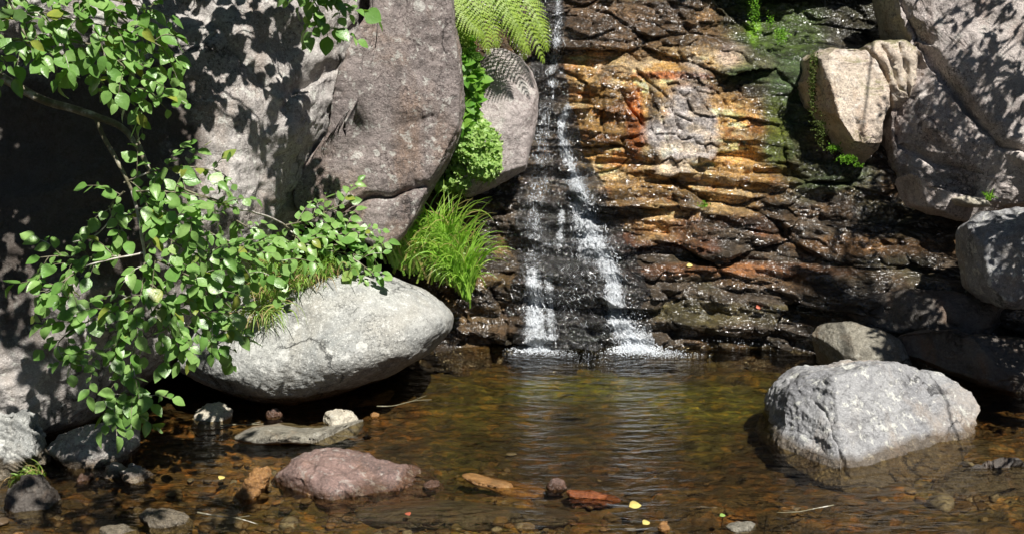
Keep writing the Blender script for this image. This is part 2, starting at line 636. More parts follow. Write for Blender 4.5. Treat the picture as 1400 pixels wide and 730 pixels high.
def film_mat():
    m, t, out = mat_new("falling_water_film")
    n = N(t)
    h = n.math('ADD', n.noise(n.coord((1, 1, 0.6)), 85, 1, 0.5, 0.6), n.math('MULTIPLY', n.noise(n.coord((1, 1, 0.6)), 30, 1, 0.6, 0.5), 1.2))
    nor = n.bump(h, 0.028, 1.0)
    fr = n.new("ShaderNodeFresnel")
    fr.inputs[0].default_value = 1.45
    n.link(nor, fr.inputs["Normal"])
    tr = n.new("ShaderNodeBsdfTransparent")
    tr.inputs[0].default_value = (0.93, 0.93, 0.93, 1)
    gl = n.new("ShaderNodeBsdfGlossy")
    gl.inputs["Roughness"].default_value = 0.16
    n.link(nor, gl.inputs["Normal"])
    mx = n.new("ShaderNodeMixShader")
    n.link(n.math('ADD', fr.outputs[0], 0.10), mx.inputs[0])
    n.link(tr.outputs[0], mx.inputs[1])
    n.link(gl.outputs[0], mx.inputs[2])
    at = n.new("ShaderNodeAttribute", attribute_name="veil")
    s1 = n.noise(n.coord((1, 1, 0.09)), 100, 3, 0.6, 0.7)
    s2 = n.noise(n.coord((1, 1, 0.5)), 45, 5, 0.7, 0.4)
    st = n.math('ADD', n.math('MULTIPLY', s1, 0.6), n.math('MULTIPLY', s2, 0.4))
    dn = n.math('ADD', n.math('MULTIPLY', at.outputs["Fac"], 0.37), n.math('SUBTRACT', st, 0.66))
    wm = n.rampf(dn, 0.0, 0.16, 0.0, 0.85)
    wb = n.bsdf((0.82, 0.86, 0.90), 0.25, nor, 0.6)
    tl = n.new("ShaderNodeBsdfTranslucent")
    tl.inputs[0].default_value = (0.8, 0.85, 0.9, 1)
    m3 = n.new("ShaderNodeMixShader")
    m3.inputs[0].default_value = 0.3
    n.link(wb.outputs[0], m3.inputs[1])
    n.link(tl.outputs[0], m3.inputs[2])
    m4 = n.new("ShaderNodeMixShader")
    n.link(wm, m4.inputs[0])
    n.link(mx.outputs[0], m4.inputs[1])
    n.link(m3.outputs[0], m4.inputs[2])
    n.link(m4.outputs[0], out.inputs[0])
    return m


M['film'] = film_mat()


def white_water():
    m, t, out = mat_new("white_water")
    n = N(t)
    b = n.bsdf((0.80, 0.84, 0.88), 0.15, None, 0.6)
    tr = n.new("ShaderNodeBsdfTransparent")
    mx = n.new("ShaderNodeMixShader")
    ge = n.new("ShaderNodeNewGeometry")
    n.link(n.rampf(ge.outputs["Random Per Island"], 0, 1, 0.35, 0.95), mx.inputs[0])
    n.link(tr.outputs[0], mx.inputs[1])
    n.link(b.outputs[0], mx.inputs[2])
    n.link(mx.outputs[0], out.inputs[0])
    return m


M['white'] = white_water()


def leaf_mat(name, c1, c2, rough=0.35, trans=0.35, c3=None, spec=0.5, odd=0.94):
    m, t, out = mat_new(name)
    n = N(t)
    ge = n.new("ShaderNodeNewGeometry")
    ri = ge.outputs["Random Per Island"]
    stops = [(0.0, c1), (odd, c2)]
    if c3:
        stops += [(min(odd + 0.02, .99), c3), (1.0, c3)]
    col = n.ramp(ri, stops)
    nz = n.noise(n.coord(), 45, 3, 0.6)
    col = n.mix(n.rampf(nz, 0.4, 0.62, 0.0, 0.35), col, tuple(x * 0.6 for x in c1))
    nor = n.bump(n.noise(n.coord(), 120, 3, 0.6), 0.002, 0.6)
    b = n.bsdf(col, rough, nor, spec)
    tl = n.new("ShaderNodeBsdfTranslucent")
    n.link(n.mix(1.0, col, (1.3, 1.5, 0.5), 'MULTIPLY'), tl.inputs[0])
    mx = n.new("ShaderNodeMixShader")
    mx.inputs[0].default_value = trans
    n.link(b.outputs[0], mx.inputs[1])
    n.link(tl.outputs[0], mx.inputs[2])
    n.link(mx.outputs[0], out.inputs[0])
    return m


M['leaf'] = leaf_mat("willow_leaf", (0.14, 0.30, 0.06), (0.29, 0.46, 0.14), 0.32, 0.28, (0.30, 0.34, 0.06))
M['canopy'] = leaf_mat("canopy_leaf", (0.05, 0.11, 0.02), (0.09, 0.17, 0.03), 0.45, 0.2)
M['fern'] = leaf_mat("fern_green", (0.22, 0.34, 0.035), (0.34, 0.46, 0.06), 0.5, 0.35)
M['herb'] = leaf_mat("herb_green", (0.11, 0.30, 0.03), (0.24, 0.42, 0.06), 0.45, 0.35)
M['cress'] = leaf_mat("cress_green", (0.24, 0.42, 0.09), (0.40, 0.55, 0.16), 0.5, 0.3)
M['grass'] = leaf_mat("grass_green", (0.20, 0.42, 0.035), (0.38, 0.56, 0.09), 0.4, 0.35, (0.45, 0.36, 0.14), odd=0.86)
M['straw'] = leaf_mat("grass_mixed", (0.18, 0.38, 0.04), (0.34, 0.44, 0.10), 0.5, 0.3, (0.45, 0.30, 0.15), odd=0.7)
M['moss'] = leaf_mat("moss_green", (0.10, 0.26, 0.01), (0.2, 0.42, 0.02), 0.7, 0.25)
M['yellow'] = leaf_mat("yellow_leaf", (0.75, 0.62, 0.18), (0.8, 0.66, 0.25), 0.5, 0.3)
M['red_leaf'] = leaf_mat("red_leaf", (0.5, 0.12, 0.06), (0.5, 0.14, 0.08), 0.4, 0.2)


def bark_mat():
    m, t, out = mat_new("willow_bark")
    n = N(t)
    a = n.noise(n.coord(), 18, 4, 0.6)
    col = n.ramp(a, [(0.4, (0.13, 0.12, 0.07)), (0.55, (0.24, 0.22, 0.15)), (0.62, (0.55, 0.53, 0.46))])
    b = n.bsdf(col, 0.7, n.bump(n.noise(n.coord(), 80, 4), 0.004), 0.3)
    n.link(b.outputs[0], out.inputs[0])
    return m


M['bark'] = bark_mat()
M['bark_pale'] = None
m_, t_, o_ = mat_new("pale_twig")
n_ = N(t_)
b_ = n_.bsdf(n_.ramp(n_.noise(n_.coord(), 40, 3), [(0.4, (0.40, 0.36, 0.30)), (0.6, (0.62, 0.59, 0.54))]), 0.6)
n_.link(b_.outputs[0], o_.inputs[0])
M['bark_pale'] = m_


# ------------------------------------------------------------------ ground: stream bed with banks
def grid(xs, ys):
    X, Y = np.meshgrid(xs, ys)
    nx, ny = len(xs), len(ys)
    i = np.arange(ny - 1)[:, None] * nx
    j = np.arange(nx - 1)[None, :]
    F = np.stack([i + j, i + j + 1, i + nx + j + 1, i + nx + j], -1).reshape(-1, 4)
    return X.ravel(), Y.ravel(), F


xs = np.unique(np.concatenate([np.arange(-14, -2.6, 0.12), np.arange(-2.6, 2.8, 0.012), np.arange(2.8, 14, 0.12)]))
ys = np.unique(np.concatenate([np.arange(-12, 2.9, 0.12), np.arange(2.9, 5.7, 0.012), np.arange(5.7, 7, 0.1)]))
X, Y, F = grid(xs, ys)
P0 = np.stack([X, Y, X * 0], 1)
PX, PY = proj(np.stack([X, np.maximum(Y, 0.8), X * 0], 1))
deep = sstep(3.3, 4.6, Y + 0.25 * X * (X < 0)) * sstep(-2.1, -0.5, X)
z = -0.04 - 0.08 * deep
# bedrock ribs running across the outlet
q = Y + 0.16 * X
ed, rr, ra, rb, du, dv = voro(X / 0.55 + 3, q / 0.16, 5)
z += (1 - 0.6 * deep) * ((rr - 0.55) * 0.07 + rb * dv * 0.05)
ed2, r2, ra2, rb2, du2, dv2 = voro(X / 0.11, q / 0.06, 9)
z += (1 - 0.5 * deep) * ((r2 - 0.5) * 0.028 + ra2 * du2 * 0.02 - 0.006 * (ed2 < .08))
z += 0.018 * fbm(P0 * 9, 4, 3) + 0.006 * fbm(P0 * 40, 2, 8)
z = np.where((Y > 2.9) & (Y < 5.5) & (np.abs(X) < 2.6), np.minimum(z, 0.012), z)
bank = sstep(2.9, 5.0, np.abs(X)) + sstep(-1.0, -5.0, Y) * 0.9
z += bank * 0.9 + bank * 0.25 * fbm(P0 * 0.8, 4, 21)
z += sstep(6.0, 13, np.abs(X)) * 1.6
brown = np.array([0.082, 0.060, 0.030])
orange = np.array([0.15, 0.095, 0.038])
olive = np.array([0.10, 0.10, 0.022])
green = np.array([0.19, 0.24, 0.045])
bed_shadow = np.array([0.05, 0.035, 0.02])
c = np.tile(brown, (len(X), 1))
nz = fbm(P0 * 2.2, 4, 31)[:, None]


def blob(px, py, rx, ry, warp=0.35, seed=1, soft=0.45):
    wv = fbm(np.stack([PX / 60, PY / 30, PX * 0], 1), 4, seed)
    d = np.hypot((PX - px) / rx, (PY - py) / ry) + warp * wv
    return (1 - sstep(1 - soft, 1 + soft, d))[:, None]


def lay(c, col, k):
    return c * (1 - k) + np.array(col) * k


c = lay(c, orange, sstep(0.0, 0.4, fbm(P0 * 1.7 + 5, 4, 41))[:, None] * 0.6)
c = lay(c, olive, blob(950, 540, 230, 60, 0.6, 2) * 0.85)
c = lay(c, olive * 1.3, blob(640, 540, 60, 110, 0.6, 3) * 0.6)
c = lay(c, green, blob(800, 500, 110, 20, 0.5, 4) * 0.6)
c = lay(c, green, blob(960, 515, 110, 26, 0.6, 5) * 0.45)
c = lay(c, brown * 0.8, blob(760, 580, 170, 45, 0.6, 6) * 0.6)
c = lay(c, bed_shadow, blob(1050, 590, 60, 40, 0.4, 7) * 0.7)  # right pool boulder's shadow, painted into the bed colour
c = lay(c, (0.30, 0.20, 0.085), blob(330, 640, 150, 60, 0.8, 8) * 0.6)
c = lay(c, (0.16, 0.13, 0.045), blob(500, 710, 300, 30, 0.6, 9) * 0.8)
c = lay(c, (0.17, 0.15, 0.09), blob(1340, 640, 110, 60, 0.6, 10) * 0.8)
c = lay(c, (0.08, 0.07, 0.05), sstep(0.1, 0.5, bank)[:, None])
c *= 0.85
c *= (0.75 + 0.6 * rr * (1 - 0.5 * deep))[:, None] * (0.7 + 0.6 * r2)[:, None]
BEDZ = z
BXS, BYS = xs, ys
bed = np_mesh("ground", np.stack([X, Y, z], 1), F, M['bed'], origin=(0, 0, 0), cols=c)
tag(bed, kind="structure")

# pool water
X, Y, F = grid(np.linspace(-3.6, 3.6, 60), np.linspace(-1.2, 6.2, 60))
pool = np_mesh("water", np.stack([X, Y, X * 0], 1), F, M['water'], origin=(0, 0, 0))
tag(pool, kind="structure")

# ------------------------------------------------------------------ cliff
xs = np.unique(np.concatenate([np.arange(-9, -0.75, 0.05), np.arange(-0.75, 3.0, 0.006), np.arange(3.0, 9, 0.05)]))
zs = np.unique(np.concatenate([np.arange(-0.4, -0.04, 0.03), np.arange(-0.04, 2.05, 0.006), np.arange(2.05, 5.5, 0.05)]))
X, Z, F = grid(xs, zs)
CNX, CNZ = len(xs), len(zs)
yb = np.interp(Z, [-0.4, 0, 0.13, 0.15, 0.38, 0.41, 0.75, 1.0, 1.40, 1.45, 1.8, 2.4, 5.5], [5.47, 5.52, 5.55, 5.60, 5.64, 5.74, 5.90, 6.00, 6.08, 6.15, 6.32, 6.8, 11.0])
low = 1 - sstep(0.1, 0.7, Z)
tw = Z / 0.105 + 0.9 * fbm(np.stack([X * 1.1, Z * 2.0, X * 0 + 2], 1), 3, 55) + 0.5 * X
tf = tw - np.floor(tw)
terr = (sstep(0.72, 0.98, tf) - tf) * 0.062
yb = yb + terr * (1 - 0.6 * sstep(0.8, 1.1, Z)) * (Z < 2)
yb -= (0.45 * sstep(1.25, 2.0, X)) * low + 0.9 * sstep(2.5, 6, np.abs(X))
yb += 0.25 * sstep(1.7, 2.2, X) * sstep(0.75, 1.2, Z)
yb -= 0.55 * sstep(1.92, 2.12, Z) * sstep(0.75, 1.1, X) * (1 - sstep(2.0, 2.6, X))
yb += 0.22 * sstep(1.5, 1.6, Z) * sstep(0.95, 1.3, X) * (1 - sstep(2.0, 2.6, X))
# stream runs in a shallow gully between the pink boulder and the ochre wall
yb += 0.10 * np.exp(-((X - 0.25) / 0.16) ** 2) * sstep(0.7, 1.1, Z)
B0 = np.stack([X, yb, Z], 1)
PX, PY = proj(B0)
wz = Z + 0.07 * X + 0.055 * fbm(np.stack([X * 1.5, Z * 1.5, X * 0], 1), 3, 51) + 0.012 * fbm(np.stack([X * 9, Z * 9, X * 0], 1), 3, 52)
wx = X + 0.03 * fbm(np.stack([X * 7, Z * 7, X * 0 + 4], 1), 3, 53)
vert = blob(905, 150, 75, 85, 0.3, 61)[:, 0]
vert = np.maximum(vert, blob(660, 380, 60, 120, 0.4, 62)[:, 0] * 0.6)
d = np.zeros_like(X)
COLV = []
for (su, sv, amp, tl, ck, seed) in ((0.50, 0.20, 0.13, 0.08, 0.03, 71), (0.21, 0.075, 0.036, 0.035, 0.010, 72), (0.07, 0.026, 0.010, 0.012, 0.002, 73)):
    e1, r1, a1, b1, u1, v1 = voro(wx / su, wz / sv, seed)
    dd = amp * (r1 - 0.5) + tl * (a1 * u1 + b1 * v1) * 2 + ck * (1 - sstep(0.0, 0.14, e1))
    e2, r2_, a2, b2, u2, v2 = voro((wx + 0.3 * wz) / (sv * 1.3), wz / (su * 0.55), seed + 10)
    dv_ = 0.7 * amp * (r2_ - 0.5) + tl * (a2 * u2 + b2 * v2) * 2 + ck * (1 - sstep(0.0, 0.14, e2))
    d += dd * (1 - vert) + dv_ * vert
    COLV.append(r1 * (1 - vert) + r2_ * vert)
d += 0.022 * fbm(np.stack([X * 6, Z * 9, X * 0], 1), 4, 81) + 0.004 * fbm(np.stack([X * 40, Z * 60, X * 0], 1), 3, 82)
smoothm = np.maximum(blob(1082, 125, 42, 115, 0.2, 63)[:, 0], blob(1062, 200, 32, 30, 0.2, 64)[:, 0])
sm = np.maximum(0.75 * smoothm, 0.25 * blob(932, 160, 40, 62, 0.5, 110)[:, 0])
streamm = np.exp(-((PX - np.interp(PY, [0, 130, 200, 260, 350, 480], [752, 750, 762, 775, 790, 800])) / np.interp(PY, [0, 200, 300, 480], [22, 28, 55, 85])) ** 2)
d = d * (1 - sm)
d -= 0.05 * blob(1062, 200, 30, 28, 0.1, 65)[:, 0] + 0.05 * blob(930, 165, 60, 60, 0.2, 66)[:, 0]
gbm = blob(940, 160, 48, 70, 0.7, 130, 0.2)[:, 0]
e9, r9, a9, b9, u9, v9 = voro(wx / 0.075 + 0.25 * wz / 0.1, wz / 0.11, 131)
e8, r8, a8, b8, u8, v8 = voro(wx / 0.03, wz / 0.045, 132)
blk = -0.03 + 0.022 * (r9 - .5) + 0.03 * (a9 * u9 + b9 * v9) + 0.022 * (1 - sstep(0, .13, e9)) + 0.006 * (r8 - .5) + 0.008 * (a8 * u8 + b8 * v8) + 0.35 * (Z - 1.15) * 0.3
d = d * (1 - 0.9 * gbm) + gbm * blk
yc = yb + d
CY = yc.reshape(CNZ, CNX)
CXS, CZS = xs, zs


def cliff_y(x, z):
    i = np.clip(np.searchsorted(CXS, x), 0, CNX - 1)
    j = np.clip(np.searchsorted(CZS, z), 0, CNZ - 1)
    return CY[j, i]


nA = fbm(np.stack([X * 5, Z * 12, X * 0], 1), 5, 91)
nB = fbm(np.stack([X * 12, Z * 22, X * 0 + 9], 1), 4, 92)
nC = fbm(np.stack([X * 3, Z * 5, X * 0 + 3], 1), 4, 93)
c = np.tile([0.085, 0.064, 0.042], (len(X), 1))
c = lay(c, (0.13, 0.075, 0.032), sstep(-0.1, 0.3, nA)[:, None] * 0.8)
c = lay(c, (0.09, 0.085, 0.04), sstep(0.0, 0.35, nC)[:, None] * 0.7)
# red-brown bands
c = lay(c, (0.20, 0.055, 0.022), (blob(940, 325, 130, 26, 0.5, 101) * sstep(-0.3, 0.2, nA)[:, None]) * 0.55)
c = lay(c, (0.24, 0.10, 0.035), blob(1000, 372, 160, 9, 0.5, 102) * 0.8)
# ochre upper wall
gold = np.maximum(blob(900, 170, 150, 120, 0.5, 103), blob(1000, 210, 90, 60, 0.4, 104))
gold = np.maximum(gold, blob(880, 250, 120, 40, 0.5, 113) * .8)
c = lay(c, (0.48, 0.28, 0.085), gold * 0.9)
c = lay(c, (0.84, 0.62, 0.30), gold * sstep(0.05, 0.3, nA)[:, None] * 0.9)
c = lay(c, (0.44, 0.17, 0.04), gold * sstep(0.1, 0.3, nB)[:, None] * 0.7)
c = lay(c, (0.62, 0.50, 0.30), blob(960, 90, 110, 22, 0.6, 105) * sstep(-0.15, 0.2, nB)[:, None] * 0.9)
c = lay(c, (0.16, 0.10, 0.055), blob(850, 35, 110, 45, 0.4, 106) * 0.85)
c = lay(c, (0.42, 0.15, 0.05), blob(930, 104, 60, 5, 0.3, 107))
c = lay(c, (0.34, 0.10, 0.02), blob(868, 170, 12, 55, 0.4, 108) * 0.9)
c = lay(c, (0.03, 0.02, 0.015), blob(893, 165, 8, 55, 0.4, 109) * 0.8)
c = c * (0.78 + 0.22 * gold)
# lavender grey block
gb = blob(940, 160, 44, 66, 0.7, 130, 0.3) * (0.7 + 0.3 * sstep(-0.25, 0.1, nB))[:, None]
c = lay(c, (0.58, 0.55, 0.54), gb * 0.95)
c = c * (1 - 0 * gb)
# pinkish stones at the top right edge of the ochre wall
c = lay(c, (0.66, 0.54, 0.38), blob(1050, 88, 22, 10, 0.4, 111))
c = lay(c, (0.58, 0.45, 0.38), blob(1005, 78, 25, 16, 0.4, 112) * 0.7)
# olive-brown smooth strips lower down
c = lay(c, (0.11, 0.095, 0.035), blob(1010, 430, 160, 12, 0.5, 114) * 0.8)
c = lay(c, (0.22, 0.11, 0.035), blob(1180, 335, 100, 16, 0.6, 115) * 0.8)
c = lay(c, (0.24, 0.16, 0.05), blob(640, 340, 70, 90, 0.6, 116) * sstep(-0.1, 0.3, nA)[:, None] * 0.7)
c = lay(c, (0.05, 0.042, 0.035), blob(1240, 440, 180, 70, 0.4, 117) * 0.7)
# moss and algae
mg = np.maximum(blob(1082, 115, 42, 130, 0.25, 118), blob(1062, 202, 28, 26, 0.2, 119))
mg = np.maximum(mg, blob(1020, 102, 45, 14, 0.4, 120))
mg = np.maximum(mg, blob(1130, 240, 60, 22, 0.4, 121) * 0.8)
c = lay(c, (0.055, 0.095, 0.035), mg * 0.95)
c = lay(c, (0.11, 0.14, 0.015), blob(1062, 180, 16, 45, 0.4, 122) * 0.8)
c = lay(c, (0.02, 0.022, 0.012), blob(1150, 20, 110, 60, 0.4, 123) * 0.9)
c = lay(c, (0.05, 0.085, 0.016), blob(1060, 25, 60, 60, 0.6, 124) * 0.9)
c = lay(c, (0.13, 0.27, 0.012), blob(1032, 15, 9, 40, 0.5, 125) * 0.9)
c = lay(c, (0.10, 0.22, 0.012), blob(1068, 48, 8, 12, 0.5, 126) * 0.9)
c = lay(c, (0.03, 0.07, 0.01), blob(805, 458, 28, 12, 0.4, 127))
# the gully under the fall is dark
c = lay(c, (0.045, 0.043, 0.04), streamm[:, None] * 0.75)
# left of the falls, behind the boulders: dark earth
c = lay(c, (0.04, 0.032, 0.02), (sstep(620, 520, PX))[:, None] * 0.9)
keep = 1 - 0.7 * np.maximum(mg, gb)[:, 0]
c *= (1 + keep * (COLV[0] - 0.5) * 0.7)[:, None] * (1 + keep * (COLV[1] - 0.45) * 1.1)[:, None] * (1 + (COLV[2] - 0.45) * 0.6)[:, None]
hilltop = sstep(2.3, 2.7, Z)
c = lay(c, (0.06, 0.07, 0.03), hilltop[:, None])
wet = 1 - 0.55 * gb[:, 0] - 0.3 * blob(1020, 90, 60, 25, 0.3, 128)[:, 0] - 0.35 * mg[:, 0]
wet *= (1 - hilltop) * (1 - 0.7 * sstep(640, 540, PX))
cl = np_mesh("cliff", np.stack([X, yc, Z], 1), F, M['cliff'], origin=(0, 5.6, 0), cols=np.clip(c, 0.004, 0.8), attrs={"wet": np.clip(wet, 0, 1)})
tag(cl, kind="structure")


# ------------------------------------------------------------------ boulders
def outline_radius(poly, c, nth=720, sm=3):
    poly = np.asarray(poly, dtype=float) - np.asarray(c)
    poly[:, 1] *= -1
    th = np.linspace(-np.pi, np.pi, nth, endpoint=False)
    D = np.stack([np.cos(th), np.sin(th)], 1)
    R = np.zeros(nth)
    A = poly
    B = np.roll(poly, -1, axis=0)
    for a, b in zip(A, B):
        e = b - a
        den = D[:, 0] * e[1] - D[:, 1] * e[0]
        den = np.where(np.abs(den) < 1e-9, 1e-9, den)
        t = (a[0] * e[1] - a[1] * e[0]) / den
        s = (a[0] * D[:, 1] - a[1] * D[:, 0]) / den
        ok = (s >= -1e-6) & (s <= 1 + 1e-6) & (t > 0)
        R = np.maximum(R, np.where(ok, t, 0))
    k = np.ones(2 * sm + 1) / (2 * sm + 1)
    return th, np.convolve(np.concatenate([R[-sm:], R, R[:sm]]), k, 'valid')


def seg_dist(px, py, line):
    best = np.full(px.shape, 1e9)
    tt = np.zeros(px.shape)
    n = len(line) - 1
    for k in range(n):
        a = np.array(line[k], float)
        b = np.array(line[k + 1], float)
        e = b - a
        t = np.clip(((px - a[0]) * e[0] + (py - a[1]) * e[1]) / (e @ e), 0, 1)
        d = np.hypot(px - a[0] - t * e[0], py - a[1] - t * e[1])
        m = d < best
        best = np.where(m, d, best)
        tt = np.where(m, (k + t) / n, tt)
    return best, tt


def boulder(name, poly, Yc, depth, mat, center=None, sub=6, kin=0.62, kd=0.75, tilt=(0, 0), cracks=(), steps=(), chops=(), amp=(0.03, 0.012, 0.004), seed=1,
            back=None, ridge=0.0, sm=3, fr=3.0, bumps=(), parent=None, facet=0, fq=(0.80, 0.94), lean=0.0):
    poly = np.array(poly, float)
    cx, cy = center if center else (poly[:, 0].mean(), poly[:, 1].mean())
    th, R = outline_radius(poly, (cx, cy), sm=sm)
    V, Fc = ico(sub)
    a, b, cc = V[:, 0], V[:, 1], V[:, 2]
    rho = np.hypot(a, b)
    ang = np.arctan2(b, a)
    Rt = np.interp(ang, np.append(th, np.pi), np.append(R, R[0]))
    rp = Rt * rho ** kin
    dx, dy = rp * np.cos(ang), rp * np.sin(ang)
    C0 = W(cx, cy, Yc)
    mpp = ((C0 - CAM) @ FV) / FPX
    bk = back if back is not None else depth
    dep = np.where(cc > 0, -depth, bk) * np.abs(cc) ** kd
    front = sstep(-0.1, 0.25, cc)
    fx, fy = cx + dx, cy - dy
    R0 = Rt.mean()
    dep = dep + front * (tilt[0] * dx + tilt[1] * dy) * mpp
    for (x0, y0, rx, ry, am) in bumps:
        dep -= front * am * np.exp(-((fx - x0) / rx) ** 2 - ((fy - y0) / ry) ** 2)
    wob = 6 * fbm(np.stack([fx / 35, fy / 35, fx * 0 + seed], 1), 3, seed + 3)
    for (nx_, ny_, off, am) in steps:  # a step: everything beyond the line is pushed back
        q_ = (fx + wob) * nx_ + (fy + wob) * ny_ - off
        dep += front * am * sstep(-5, 5, q_)
    Vw = C0 + dx[:, None] * mpp * RV + dy[:, None] * mpp * UV + dep[:, None] * FV
    if lean:
        Vw[:, 1] += lean * (Vw[:, 2] - C0[2])
    size = R0 * mpp
    frng = np.random.default_rng(seed * 7 + 1)
    for k in range(int(facet)):  # random planar breaks
        dirv = frng.normal(size=3)
        dirv[1] = -abs(dirv[1]) - 0.45
        dirv /= np.linalg.norm(dirv)
        s = (Vw - C0) @ dirv
        lim = np.quantile(s, frng.uniform(*fq))
        Vw -= np.maximum(s - lim, 0)[:, None] * dirv * 0.93
    for tri in chops:  # big natural break planes through three points
        p0_, p1_, p2_ = [W(*q_) for q_ in tri]
        dirv = np.cross(p1_ - p0_, p2_ - p0_)
        dirv /= np.linalg.norm(dirv)
        if dirv[1] > 0:
            dirv = -dirv
        s = (Vw - p0_) @ dirv
        Vw = Vw - np.maximum(s, 0)[:, None] * dirv * 0.94
    for (line, wid, am) in cracks:
        dd, t = seg_dist(fx + wob, fy + wob * 0.6, line)
        taper = np.minimum(1, np.minimum(t, 1 - t) * 6 + 0.25)
        Vw = Vw + (front * am * np.exp(-(dd / (wid * taper + 0.5)) ** 2))[:, None] * FV
    Nn = vnormals(Vw, Fc)
    if Nn[np.argmin(Vw[:, 1])][1] > 0:
        Fc = Fc[:, ::-1]
        Nn = -Nn
    q = Vw * fr
    nn = amp[0] * fbm(q * 0.6, 3, seed) + amp[1] * fbm(q * 2.6, 4, seed + 5, 0.6) + amp[2] * fbm(q * 11, 3, seed + 9, 0.6)
    if ridge:
        nn += ridge * fbm(q * np.array([1.0, 1.0, 2.2]) * 1.3, 5, seed + 20, 0.55, ridge=True)
    Vw = Vw + Nn * nn[:, None]
    return np_mesh(name, Vw, Fc, mat, parent)


# giant left boulder
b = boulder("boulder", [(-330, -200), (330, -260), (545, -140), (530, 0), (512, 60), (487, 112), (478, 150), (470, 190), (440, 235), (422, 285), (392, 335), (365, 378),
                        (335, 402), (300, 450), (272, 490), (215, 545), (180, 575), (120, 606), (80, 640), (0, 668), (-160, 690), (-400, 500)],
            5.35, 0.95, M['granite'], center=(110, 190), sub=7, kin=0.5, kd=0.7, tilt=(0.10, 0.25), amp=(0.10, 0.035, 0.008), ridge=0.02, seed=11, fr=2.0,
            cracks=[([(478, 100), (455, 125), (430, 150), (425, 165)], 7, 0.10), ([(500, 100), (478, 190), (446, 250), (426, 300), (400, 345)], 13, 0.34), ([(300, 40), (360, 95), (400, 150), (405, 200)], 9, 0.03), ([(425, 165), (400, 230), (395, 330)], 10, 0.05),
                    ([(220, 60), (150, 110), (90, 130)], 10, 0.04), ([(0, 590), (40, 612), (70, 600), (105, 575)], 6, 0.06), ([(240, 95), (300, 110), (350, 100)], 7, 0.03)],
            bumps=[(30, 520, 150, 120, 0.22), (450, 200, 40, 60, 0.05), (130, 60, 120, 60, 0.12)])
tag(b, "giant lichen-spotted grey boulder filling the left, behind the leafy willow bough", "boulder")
# brown boulder
b = boulder("boulder", [(520, -170), (610, -120), (620, 20), (628, 70), (632, 135), (628, 175), (612, 215), (592, 250), (570, 295), (545, 330), (525, 338), (495, 325), (455, 310),
                        (425, 300), (418, 280), (432, 250), (462, 215), (470, 170), (482, 120), (505, 60), (528, 20), (520, -60)],
            5.38, 0.42, M['granite_brown'], center=(540, 130), sub=7, kin=0.28, kd=0.55, tilt=(0.30, -0.12), amp=(0.03, 0.014, 0.005), ridge=0.006, chops=[[(455, 290, 5.04), (600, 200, 5.17), (560, 0, 5.17)]], seed=23, fr=2.4,
            cracks=[([(478, 304), (498, 290), (520, 281), (548, 279), (568, 268), (590, 252), (612, 222)], 3.5, 0.06), ([(470, 232), (500, 222), (540, 190), (600, 170)], 14, 0.012),
                    ([(560, -10), (545, 60), (548, 130), (520, 200)], 12, 0.014)])
tag(b, "tall brown stained boulder with a cracked overhanging foot, left of the ferns", "boulder")
# pale boulder at the pool
b = boulder("boulder", [(262, 430), (300, 395), (345, 400), (385, 385), (420, 372), (470, 358), (505, 366), (545, 380), (580, 396), (608, 415), (621, 432), (616, 452), (585, 482), (540, 505),
                        (490, 524), (445, 540), (410, 546), (370, 543), (320, 528), (285, 516), (250, 500)],
            4.98, 0.42, M['granite_pale'], center=(420, 460), sub=7, kin=0.6, kd=0.8, tilt=(-0.05, 0.42), amp=(0.025, 0.010, 0.004), seed=31, fr=3.0,
            bumps=[(440, 480, 120, 30, 0.05)], cracks=[([(300, 505), (350, 518), (390, 535), (430, 540)], 6, 0.02)])
tag(b, "smooth pale grey boulder tapering to the right and overhanging the pool", "boulder")
# pink boulder right of ferns
b = boulder("boulder", [(655, 90), (668, 68), (690, 66), (712, 78), (728, 100), (736, 130), (733, 170), (724, 205), (718, 232), (700, 240), (675, 255), (640, 270), (622, 262), (618, 220), (625, 150), (640, 110)],
            5.85, 0.22, M['granite_pink'], center=(680, 165), sub=6, kin=0.55, kd=0.75, tilt=(0.1, 0.1), amp=(0.02, 0.010, 0.004), seed=41, facet=4, fq=(0.93, 0.98))
tag(b, "pinkish grey rounded boulder under the fern, beside the top of the waterfall", "boulder")
# right pool boulder
b = boulder("boulder", [(1048, 600), (1060, 580), (1062, 558), (1075, 535), (1100, 516), (1125, 508), (1165, 505), (1190, 500), (1225, 498), (1250, 502), (1270, 512), (1310, 516), (1330, 530),
                        (1345, 548), (1352, 560), (1338, 580), (1318, 600), (1300, 618), (1250, 633), (1200, 640), (1160, 645), (1140, 642), (1145, 660), (1250, 680), (1120, 670), (1080, 640), (1055, 618)],
            4.30, 0.48, M['granite_blue'], center=(1195, 580), sub=7, kin=0.45, kd=0.6, tilt=(0.10, 0.30), chops=[[(1148, 643, 3.87), (1330, 590, 4.28), (1190, 505, 4.27)], [(1050, 603, 4.17), (1148, 643, 3.87), (1108, 512, 4.24)], [(1250, 520, 4.32), (1345, 560, 4.36), (1290, 512, 4.50)]], amp=(0.014, 0.016, 0.006), ridge=0.012, seed=54, fr=4.0, facet=5, fq=(0.95, 0.985), sm=1,
            cracks=[([(1085, 535), (1090, 560), (1108, 575), (1122, 595), (1128, 620)], 4, 0.035), ([(1070, 570), (1080, 590)], 5, 0.025)],
            steps=[(-0.94, 0.34, -0.94 * 1118 + 0.34 * 590, 0.035)])
tag(b, "large blue-grey angular boulder with white lichen spots standing alone in the right of the pool", "boulder")
